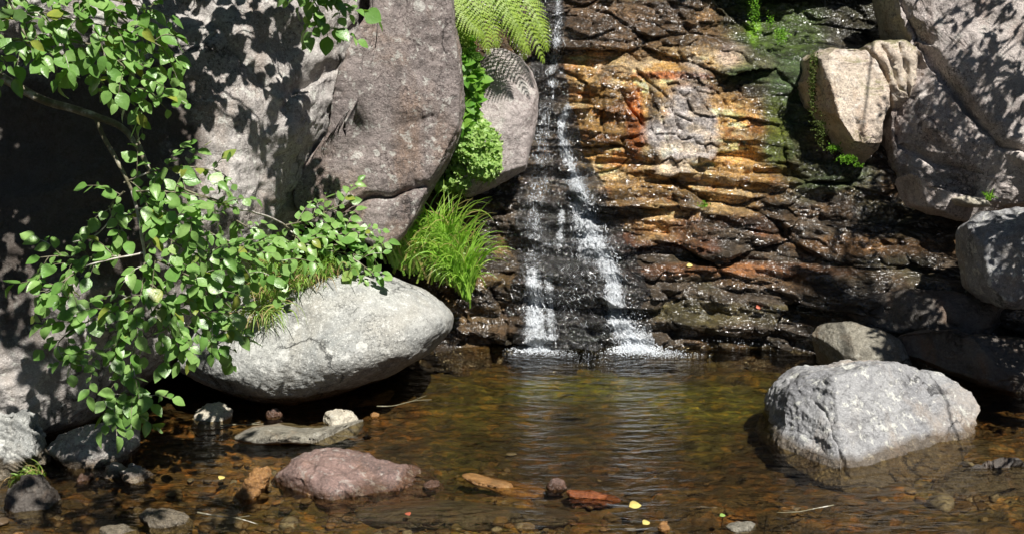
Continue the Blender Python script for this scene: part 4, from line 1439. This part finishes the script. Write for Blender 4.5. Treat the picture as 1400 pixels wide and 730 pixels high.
fe = empty("fern", W(665, -10, 5.75))
tag(fe, "bright yellow-green fern with arching fronds drooping over the pink boulder at the top", "fern")
for f in [
    [(640, -60, 5.75), (670, -30, 5.65), (705, 10, 5.6), (728, 45, 5.6), (743, 82, 5.6)],
    [(640, -60, 5.8), (660, -20, 5.65), (690, 20, 5.55), (708, 50, 5.55), (718, 78, 5.55)],
    [(640, -60, 5.75), (650, -20, 5.6), (668, 10, 5.5), (676, 40, 5.5), (680, 62, 5.5)],
    [(650, -60, 5.8), (690, -30, 5.75), (722, 0, 5.7), (736, 30, 5.7), (738, 55, 5.7)],
    [(625, -60, 5.7), (632, -20, 5.55), (640, 15, 5.48), (650, 40, 5.48), (662, 62, 5.48)],
    [(620, -50, 5.7), (622, -10, 5.55), (626, 20, 5.5), (632, 45, 5.5), (640, 60, 5.5)],
    [(650, -70, 5.7), (665, -35, 5.6), (690, -5, 5.55), (700, 20, 5.5), (712, 42, 5.5)],
    [(640, -60, 5.75), (655, -30, 5.7), (680, 0, 5.65), (700, 38, 5.62), (722, 66, 5.6)],
    [(655, -70, 5.75), (700, -30, 5.68), (728, 10, 5.64), (742, 40, 5.64), (748, 66, 5.64)],
    [(635, -60, 5.7), (645, -25, 5.5), (655, 12, 5.42), (664, 44, 5.42), (668, 70, 5.42)],
    [(610, -50, 5.7), (618, -15, 5.5), (628, 10, 5.42), (645, 32, 5.4), (660, 48, 5.4)],
    [(650, -60, 5.7), (672, -25, 5.55), (696, 14, 5.5), (712, 44, 5.5), (724, 70, 5.52)],
    [(620, 60, 5.75), (632, 78, 5.65), (645, 92, 5.6), (660, 104, 5.6), (668, 110, 5.6)],
    [(612, 85, 5.75), (625, 100, 5.65), (635, 120, 5.6), (648, 140, 5.6)],
]:
    frond(fe, f, 0.082 if f[0][1] < 0 else 0.06)


# ------------------------------------------------------------------ leafy herbs
def herb(name, label, cat, spots, n, size, mat, tm, stem=0.05, seed=1):
    r = np.random.default_rng(seed)
    root = empty(name, W(spots[0][0], spots[0][1] + spots[0][4], spots[0][2]))
    tag(root, label, cat)
    L_, T_ = Bag(), Bag()
    tot = sum(s[3] * s[4] for s in spots)
    for (px, py, Yv, rx, ry) in spots:
        k = int(n * rx * ry / tot)
        pos, dr, nr, sz = [], [], [], []
        for _ in range(k // 4):
            while True:
                a, b_ = r.uniform(-1, 1, 2)
                if a * a + b_ * b_ < 1:
                    break
            bulge = (1 - a * a - b_ * b_) ** .5 * 0.16
            Q = W(px + a * rx, py + b_ * ry, Yv) + np.array([0, -bulge * r.uniform(0.3, 1), 0])
            root_p = Q + np.array([r.normal(0, .01), 0.08, -stem])
            tube(T_, smooth_path([root_p, (root_p + Q) / 2 + (0, -.01, 0), Q], 5), [0.0014] * 5, 4)
            for j in range(4):
                an = j * 1.57 + r.uniform(0, .8)
                dd = np.array([math.cos(an), -0.25 + 0.3 * r.normal(), math.sin(an) * 0.8])
                pos.append(Q)
                dr.append(dd)
                nr.append(np.array([0.1, -0.7, 0.65]) + r.normal(0, .42, 3))
                sz.append(size * r.uniform(.6, 1.25))
        put_leaves(L_, pos, dr, nr, sz, tm)
    L_.build("foliage", mat, root)
    T_.build("stems", mat, root)
    return root


LTh = leaf_template(0.34, 0.06, 0.15, 5)
LTr = leaf_template(0.5, 0.04, 0.1, 5)
herb("leafy_herb", "mid-green broad-leaved plant in the gap between the brown boulder and the pink boulder", "plant",
     [(640, 115, 5.62, 20, 44), (632, 80, 5.62, 16, 30), (630, 165, 5.62, 14, 24)], 640, 0.055, M['herb'], LTh, seed=3)
herb("leafy_herb", "mound of tiny pale green leaves spilling down left of the pink boulder", "plant",
     [(652, 205, 5.62, 34, 42), (640, 178, 5.65, 26, 24), (632, 240, 5.68, 20, 24), (662, 225, 5.62, 24, 22), (610, 252, 5.72, 16, 10)], 3600, 0.0175, M['cress'], LTr, seed=4)


# ------------------------------------------------------------------ grasses
def grass(name, label, roots, n, lens, mat, lean=(0, -0.3, 0), seed=1, wid=0.0032, flop=1.0, top=None):
    r = np.random.default_rng(seed)
    bag = Bag()
    for _ in range(n):
        px, py, Yv, rx, ry = roots[r.integers(len(roots))]
        a, b_ = r.normal(0, .5, 2)
        p = W(px + a * rx, py + b_ * ry, Yv + r.normal(0, 0.03))
        L = r.uniform(*lens)
        az = r.uniform(0, 2 * np.pi)
        d = np.array([math.cos(az) * 0.45 + lean[0], math.sin(az) * 0.3 + lean[1], 1.0 + lean[2]])
        d /= np.linalg.norm(d)
        m = 9
        P = [p]
        v = d.copy()
        g = flop * r.uniform(0.5, 1.5)
        for k in range(m):
            P.append(P[-1] + v * L / m)
            v = v + np.array([lean[0] * 0.12, lean[1] * 0.15, -0.30 * g * (0.4 + k / m)])
            v /= np.linalg.norm(v)
        P = np.array(P)
        T = np.gradient(P, axis=0)
        s = np.cross(T, np.array([0.2, -1, 0.2]) + r.normal(0, .4, 3))
        s /= np.linalg.norm(s, axis=1)[:, None]
        t = np.linspace(0, 1, m + 1)
        hw = (wid * (1 - t ** 1.8) + 0.0003)[:, None] * r.uniform(.6, 1.2)
        V = np.stack([P - s * hw, P + s * hw], 1).reshape(-1, 3)
        i = np.arange(m) * 2
        bag.add(V, np.stack([i, i + 1, i + 3, i + 2], 1))
    o = bag.build(name, mat)
    return tag(o, label, "grass")


grass("grass_clump", "tall bright green grass clump between the brown boulder and the waterfall rocks", [(585, 350, 5.5, 20, 12), (606, 345, 5.45, 18, 12), (566, 368, 5.42, 22, 10), (545, 362, 5.40, 16, 8), (598, 375, 5.4, 24, 12), (620, 385, 5.38, 12, 14), (634, 392, 5.38, 9, 14), (640, 402, 5.38, 7, 12), (615, 352, 5.45, 12, 12)],
      680, (0.16, 0.40), M['grass'], lean=(-0.03, -0.10, 0.3), seed=5, flop=0.95, wid=0.0052)
grass("grass_clump", "green and straw-coloured grass hanging over the top left of the pale boulder", [(405, 392, 4.78, 34, 9), (440, 375, 4.85, 22, 7), (368, 405, 4.74, 22, 9), (390, 372, 4.9, 32, 12)],
      560, (0.09, 0.2), M['straw'], lean=(-0.05, -0.30, 0), seed=6, flop=1.3)
grass("grass_clump", "thin dry grass strands hanging down the left face of the pale boulder", [(352, 425, 4.62, 24, 5), (375, 420, 4.60, 16, 6)], 110, (0.10, 0.20), M['straw'], lean=(-0.05, -0.25, -0.9), seed=7, flop=1.4, wid=0.0018)
grass("grass_clump", "small green tuft on the dark rock at the far lower left", [(28, 655, 3.86, 14, 6), (50, 652, 3.86, 12, 4)], 150, (0.05, 0.12), M['straw'], lean=(-0.25, -0.25, -0.2), seed=8, flop=1.6, wid=0.002)
grass("grass_clump", "tiny green weed growing by the pale flat stone under the dappled slab", [(1353, 272, 5.35, 5, 3)], 30, (0.03, 0.06), M['moss'], lean=(0, -0.2, 0), seed=9, wid=0.003)


# ------------------------------------------------------------------ moss cushions on the right wall
def moss(label, spots, seed, mat=None):
    r = np.random.default_rng(seed)
    bag = Bag()
    pos, dr, nr, sz = [], [], [], []
    for (px, py, Yv, rx, ry, k) in spots:
        for _ in range(k):
            a, b_ = r.normal(0, .5, 2)
            p = W(px + a * rx, py + b_ * ry, Yv)
            p[1] = min(p[1], cliff_y(p[0], p[2]) + 0.005) - r.uniform(0, 0.018)
            pos.append(p)
            dr.append(np.array([0, -0.6, 0.5]) + r.normal(0, .6, 3))
            nr.append(np.array([0, -0.8, 0.6]) + r.normal(0, .4, 3))
            sz.append(r.uniform(.005, .012))
    put_leaves(bag, pos, dr, nr, sz, LTc)
    o = bag.build("moss_patch", mat or M['moss'])
    return tag(o, label, "moss", kind="stuff")


M['moss_dark'] = leaf_mat("moss_olive", (0.05, 0.07, 0.01), (0.10, 0.15, 0.015), 0.8, 0.15)
moss("vivid green moss cushion at the foot of the quartz block", [(1158, 218, 5.75, 12, 5, 420), (1140, 203, 5.8, 10, 5, 200), (1172, 226, 5.72, 6, 3, 80)], 12)
moss("dark olive moss coating the shaded left side of the quartz block", [(1110, 120, 5.86, 5, 46, 900), (1116, 85, 5.86, 6, 10, 200), (1122, 180, 5.82, 8, 20, 400)], 15, M['moss_dark'])
moss("bright moss streak near the top edge above the ochre wall", [(1032, 15, 6.2, 7, 26, 400), (1068, 48, 6.15, 8, 12, 200), (1053, 28, 6.2, 5, 10, 90)], 13)
moss("tiny green tuft on the wet brown ledge right of the falls", [(962, 280, 5.75, 6, 4, 70)], 14)


# ------------------------------------------------------------------ fallen leaves
def fallen(px, py, Yv, size, mat, label, rot=0.0):
    bag = Bag()
    if Yv is None:
        p = G(px, py, 0.006)
        nr = np.array([0.1, -0.25, 1])
    else:
        p = W(px, py, Yv)
        p[1] = cliff_y(p[0], p[2]) - 0.02
        nr = np.array([0, -0.7, .7])
    put_leaves(bag, [p], [np.array([math.cos(rot), math.sin(rot), 0.05])], [nr], [size], leaf_template(0.4, 0.15, 0.05, 6))
    V = bag.V[0]
    F_ = bag.Q[0]
    o = bag.build("fallen_leaf", mat)
    s = o.modifiers.new("thick", 'SOLIDIFY')
    s.thickness = 0.0008
    return tag(o, label, "leaf")


fallen(860, 692, None, 0.045, M['yellow'], "pale yellow fallen leaf floating at the bottom centre", 0.2)
fallen(942, 368, 5.6, 0.035, M['yellow'], "small yellow leaf lying on the wet brown ledge", 0.0)
fallen(879, 716, None, 0.03, M['yellow'], "small yellow leaf at the bottom edge right of the pale one", 0.6)
fallen(984, 705, None, 0.022, M['cress'], "tiny light green leaf floating right of the yellow leaves", 0.3)
fallen(1041, 429, 5.45, 0.035, M['red_leaf'], "red fallen leaf on the wet ledge behind the pool", 0.3)
fallen(1150, 207, 5.6, 0.03, M['yellow'], "tiny yellow leaf lying above the vivid moss cushion", 0.5)

# ------------------------------------------------------------------ waterfall
wf = empty("waterfall", (0.32, 5.40, 0.0))
tag(wf, "small white waterfall threading down the dark wet rock into the pool", "waterfall")
# thin film over the rock
colx = np.where((CXS > -0.15) & (CXS < 1.0))[0]
rowz = np.where((CZS > -0.03) & (CZS < 2.6))[0]
CYm = CY[np.ix_(rowz, colx)]
XX, ZZ = np.meshgrid(CXS[colx], CZS[rowz])


def blur(A, k):
    for ax in (0, 1):
        P_ = np.pad(A, [(k, k) if a == ax else (0, 0) for a in (0, 1)], mode='edge')
        cs = np.cumsum(P_, axis=ax)
        cs = np.concatenate([np.zeros_like(np.take(cs, [0], axis=ax)), cs], axis=ax)
        n_ = A.shape[ax]
        hi = np.take(cs, np.arange(2 * k + 1, 2 * k + 1 + n_), axis=ax)
        lo = np.take(cs, np.arange(0, n_), axis=ax)
        A = (hi - lo) / (2 * k + 1)
    return A


YF = np.minimum(blur(CYm, 4), CYm) - 0.004
FP = np.stack([XX.ravel(), YF.ravel(), ZZ.ravel()], 1)
fpx, fpy = proj(FP)
cx_ = np.interp(fpy, [0, 100, 200, 260, 350, 480], [752, 748, 752, 762, 785, 800])
hw_ = np.interp(fpy, [0, 130, 200, 300, 400, 480], [20, 26, 45, 75, 92, 100])
mask = (np.abs(fpx - cx_) / hw_ + 0.35 * fbm(FP * 6, 3, 7)) < 1.0
FP[:, 1] += 0.004 * fbm(FP * np.array([30, 1, 9]), 3, 15)
nx_, nz_ = len(colx), len(rowz)
i = np.arange(nz_ - 1)[:, None] * nx_
j = np.arange(nx_ - 1)[None, :]
FF = np.stack([i + j, i + j + 1, i + nx_ + j + 1, i + nx_ + j], -1).reshape(-1, 4)
FF = FF[mask[FF].all(axis=1)]
used = np.unique(FF)
re = np.full(len(FP), -1)
re[used] = np.arange(len(used))
veil = 0.18 * np.exp(-((fpx - cx_) / (hw_ * 0.75)) ** 2) * sstep(120, 200, fpy)
for (line, w0_, w1_, k_) in [([(763, -10), (764, 30), (760, 70), (754, 100), (756, 130)], 6, 9, 0.62), ([(778, 145), (768, 165), (768, 190), (776, 215), (786, 240), (796, 270)], 6, 11, 0.9),
                             ([(786, 245), (798, 290), (810, 335)], 14, 26, 1.0), ([(768, 290), (766, 332)], 6, 8, 0.8), ([(808, 325), (826, 355), (838, 380), (842, 410)], 16, 14, 1.0),
                             ([(838, 395), (843, 435), (860, 460), (885, 478)], 13, 26, 1.05), ([(728, 375), (731, 410), (733, 474)], 12, 18, 1.05), ([(750, 380), (753, 462)], 10, 12, 0.75),
                             ([(712, 336), (770, 333), (840, 340)], 3, 3, 0.6), ([(745, 150), (736, 260), (726, 370)], 16, 22, 0.5)]:
    dd_, tt_ = seg_dist(fpx, fpy, line)
    veil = np.maximum(veil, k_ * np.exp(-(dd_ / (w0_ + (w1_ - w0_) * tt_)) ** 2))
np_mesh("water_film", FP[used], re[FF], M['film'], wf, attrs={"veil": veil[used]})

SF = {}


def surf(x, z):
    return cliff_y(x, z)


def strands(streams, name, seed):
    r = np.random.default_rng(seed)
    bag = Bag()
    for (line, sp0, sp1, n, Ls, rad) in streams:
        line = np.array(line, float)
        L = np.concatenate([[0], np.cumsum(np.hypot(*np.diff(line, axis=0).T))])
        for _ in range(n):
            l = r.uniform(0, L[-1])
            t = l / L[-1]
            off = r.normal(0, 0.45) * (sp0 + (sp1 - sp0) * t)
            ln = r.uniform(*Ls)
            m = 6
            P = []
            wob = r.uniform(0, 6)
            for k in range(m):
                lk = min(l + ln * k / (m - 1), L[-1])
                x = np.interp(lk, L, line[:, 0]) + off + 1.6 * math.sin(wob + k * 1.3) + off * 0.15 * k / m
                y = np.interp(lk, L, line[:, 1])
                w0 = W(x, y, 5.6)
                yy = surf(w0[0], w0[2])
                w1 = W(x, y, yy)
                yy = surf(w1[0], w1[2])
                q = W(x, y, yy - 0.012 - r.uniform(0, 0.008))
                q[2] = max(q[2], 0.002)
                P.append(q)
            P = np.array(P)
            P[:, 1] = np.minimum(P[:, 1], P[:, 1].mean() + 0.02)
            rr_ = rad * r.uniform(0.4, 1.4) * np.sin(np.linspace(0.35, np.pi - 0.2, m))
            tube(bag, P, rr_, 4)
    return bag.build(name, M['white'], wf)


strands([
    ([(763, -10), (764, 30), (760, 70), (752, 100), (756, 118)], 7, 9, 40, (6, 18), 0.0014),
    ([(778, 152), (768, 165), (768, 190), (776, 215), (786, 240), (792, 262)], 4, 7, 60, (6, 16), 0.0018),
    ([(780, 240), (790, 265), (800, 290), (806, 330)], 12, 24, 80, (6, 16), 0.0018),
    ([(800, 285), (808, 325), (822, 350), (838, 375), (842, 400)], 14, 18, 100, (6, 16), 0.0018),
    ([(834, 372), (838, 410), (845, 440), (862, 460), (885, 474)], 10, 26, 110, (6, 20), 0.0020),
    ([(728, 378), (730, 410), (732, 440), (734, 466)], 11, 18, 90, (8, 24), 0.0019),
    ([(790, 335), (790, 380), (795, 430), (800, 450)], 40, 40, 60, (4, 10), 0.0012),
], "water_strands", 5)


def drops(spots, name, seed, parent=wf, flat=1.0):
    r = np.random.default_rng(seed)
    V0, F0 = ico(1)
    bag = Bag()
    for (px, py, rx, ry, n, size, ground) in spots:
        pos = []
        for _ in range(n):
            a, b_ = r.normal(0, .5, 2)
            if ground:
                p = G(px + a * rx, py + b_ * ry, 0.0)
                p[2] = abs(r.normal(0, 0.012)) * math.exp(-a * a * 3)
            else:
                p = W(px + a * rx, py + b_ * ry, 5.6)
                p = W(px + a * rx, py + b_ * ry, surf(p[0], p[2]) - 0.02 - abs(r.normal(0, 0.02)))
                p[2] = max(p[2], 0.0)
            pos.append(p)
        s = size * r.uniform(0.35, 1.3, n)
        Q = np.array(pos)[:, None, :] + V0[None] * s[:, None, None] * np.array([1, 1, flat if ground else 1.4])
        FF_ = (F0[None] + (np.arange(n) * len(V0))[:, None, None]).reshape(-1, 3)
        bag.add(Q.reshape(-1, 3), FF_)
    return bag.build(name, M['white'], parent)


dr = drops([(800, 300, 16, 26, 160, 0.0026, False), (835, 360, 16, 26, 130, 0.0026, False), (860, 440, 30, 34, 230, 0.0024, False), (732, 430, 16, 36, 130, 0.0024, False),
            (780, 400, 50, 50, 140, 0.0014, False), (745, 230, 24, 90, 90, 0.0013, False), (758, 60, 9, 55, 40, 0.0014, False), (1000, 468, 60, 10, 60, 0.0018, False)], "droplets", 6)
fo = drops([(735, 477, 28, 6, 1500, 0.0036, True), (735, 473, 14, 8, 900, 0.004, True), (750, 483, 44, 7, 400, 0.002, True), (872, 479, 34, 7, 1500, 0.0034, True), (860, 474, 18, 8, 800, 0.004, True), (910, 485, 36, 5, 500, 0.0022, True), (800, 490, 80, 14, 260, 0.0016, True)], "foam", 8, wf, 0.6)

# ------------------------------------------------------------------ gravel on the shallow bed
r = np.random.default_rng(77)
bag = Bag()
V0, F0 = ico(2)
fieldspots = [(330, 690, 260, 45, 420), (120, 690, 130, 40, 160), (330, 640, 140, 40, 160), (640, 712, 220, 16, 200), (1340, 650, 90, 45, 260), (950, 715, 90, 12, 60), (650, 620, 250, 40, 60)]
for (px, py, rx, ry, n) in fieldspots:
    for _ in range(n):
        a, b_ = r.normal(0, .5, 2)
        p = G(px + a * rx, min(py + b_ * ry, 790), 0.0)
        i_ = np.searchsorted(BXS, p[0]); j_ = np.searchsorted(BYS, p[1])
        zz = BEDZ.reshape(len(BYS), len(BXS))[min(j_, len(BYS) - 1), min(i_, len(BXS) - 1)]
        if r.random() < 0.45:
            continue
        sz = r.gamma(3, 0.0036) + 0.004
        k3 = np.array([r.uniform(.8, 1.4), r.uniform(.7, 1.1), r.uniform(.35, .7)]) * sz
        th_ = r.uniform(0, 6.28)
        Vd = V0 * (1 + 0.25 * vn(V0 * 1.4 + r.uniform(0, 99, 3), 3))[:, None] * k3
        Vr = np.stack([Vd[:, 0] * math.cos(th_) - Vd[:, 1] * math.sin(th_), Vd[:, 0] * math.sin(th_) + Vd[:, 1] * math.cos(th_), Vd[:, 2]], 1)
        bag.add(Vr + (p[0], p[1], min(zz, 0.0) + 0.2 * sz), F0)
gm, t, out = mat_new("wet_gravel")
n = N(t)
ge = n.new("ShaderNodeNewGeometry")
col = n.ramp(ge.outputs["Random Per Island"], [(0.0, (0.10, 0.065, 0.035)), (0.35, (0.14, 0.09, 0.045)), (0.6, (0.16, 0.13, 0.08)), (0.85, (0.24, 0.12, 0.04)), (0.96, (0.30, 0.28, 0.24))])
col = n.mix(n.rampf(n.noise(n.coord(), 60, 4, 0.7), 0.4, 0.6, 0.5, 0), col, (0.05, 0.035, 0.02))
b_ = n.bsdf(col, 0.35, n.bump(n.noise(n.coord(), 120, 4, 0.7), 0.004), 0.5)
n.link(b_.outputs[0], out.inputs[0])
gv = bag.build("gravel", gm, origin=(0, 4, -0.05))
tag(gv, kind="stuff")


# ------------------------------------------------------------------ unseen trees added round and behind the camera to block skylight
def skyblock_tree(label, x, y, z0, h, R_, n, seed):
    r = np.random.default_rng(seed)
    t = empty("skyblock_tree", (x, y, z0))
    tag(t, label, "tree")
    tk, Bk, L_ = Bag(), Bag(), Bag()
    TP = smooth_path([(x, y, z0 - 0.3), (x + .1, y, z0 + h * .35), (x - .05, y + .1, z0 + h * .7), (x + .05, y, z0 + h)], 16)
    tube(tk, TP, np.linspace(0.16, 0.04, 16), 10)
    tk.build("trunk", M['bark'], t)
    pos, dr, nr, sz = [], [], [], []
    for k in range(n // 60):
        v = r.normal(size=3)
        v /= np.linalg.norm(v)
        c0 = np.array([x, y, z0 + h * 0.78]) + v * R_ * r.uniform(.35, 1) * (1, 1, 1.1)
        tube(Bk, smooth_path([TP[int(r.integers(6, 14))], (np.array([x, y, z0 + h * .7]) + c0) / 2, c0], 7), np.linspace(.03, .006, 7), 5)
        P = c0 + r.normal(0, R_ * 0.16, (60, 3))
        pos.append(P)
        dr.append(r.normal(size=(60, 3)) - (0, 0, .3))
        nr.append(np.array([0, 0, 1.]) + r.normal(0, .5, (60, 3)))
        sz.append(r.uniform(.13, .22, 60))
    put_leaves(L_, np.concatenate(pos), np.concatenate(dr), np.concatenate(nr), np.concatenate(sz), LTc)
    L_.build("foliage", M['canopy'], t)
    Bk.build("limbs", M['bark'], t)


skyblock_tree("added sky-blocking tree on the left bank beyond the picture's edge, level with the pool", -5.2, 3.2, 0.8, 5.0, 2.0, 5400, 1)
skyblock_tree("added sky-blocking tree above the giant boulder beyond the picture's top left", -4.2, 7.6, 2.4, 5.0, 2.2, 5400, 2)
skyblock_tree("added sky-blocking tree on the left bank behind the viewer", -4.2, -1.0, 0.8, 5.5, 2.2, 5400, 3)
skyblock_tree("added sky-blocking tree straight behind the viewer", -1.2, -5.5, 1.2, 5.5, 2.3, 5400, 4)
skyblock_tree("added sky-blocking tree on the right bank beyond the picture's edge", 6.8, 5.2, 0.8, 5.5, 2.1, 5400, 5)
skyblock_tree("added sky-blocking tree on the far right behind the viewer", 7.5, -1.0, 1.0, 5.0, 2.2, 5400, 6)


def stick(px0, py0, px1, py1, r0, label, z0=0.012, z1=0.006):
    a = G(px0, py0, z0)
    b = G(px1, py1, z1)
    bag = Bag()
    P = smooth_path([a, a * .66 + b * .34 + rng.normal(0, .006, 3), a * .33 + b * .67 + rng.normal(0, .006, 3), b], 14)
    P[:, 2] = np.maximum(P[:, 2], 0.002)
    tube(bag, P, np.linspace(r0, r0 * .4, 14), 6)
    k = P[8]
    tube(bag, smooth_path([k, k + (P[9] - P[6]) * 1.0 + (0.004, 0.012, 0.008)], 5), np.linspace(r0 * .5, r0 * .2, 5), 5)
    tag(bag.build("stick", M['bark']), label, "stick")


stick(270, 700, 352, 716, 0.0035, "thin grey-brown stick lying across the shallows at the bottom left")
stick(300, 581, 360, 579, 0.004, "short orange-brown stick in the shallows behind the long flat grey stone")
stick(515, 555, 590, 546, 0.003, "thin twig at the waterline beneath the pale boulder's tip")
stick(1140, 690, 1062, 700, 0.0025, "thin twig floating in the open water below the pool boulder")
fallen(300, 655, None, 0.03, M['yellow'], "small curled yellow leaf in the shallows left of the orange-brown rock", 1.2)
fallen(560, 704, None, 0.026, M['red_leaf'], "small red-brown leaf on the riffle at the bottom, left of the pale yellow leaf", 2.2)
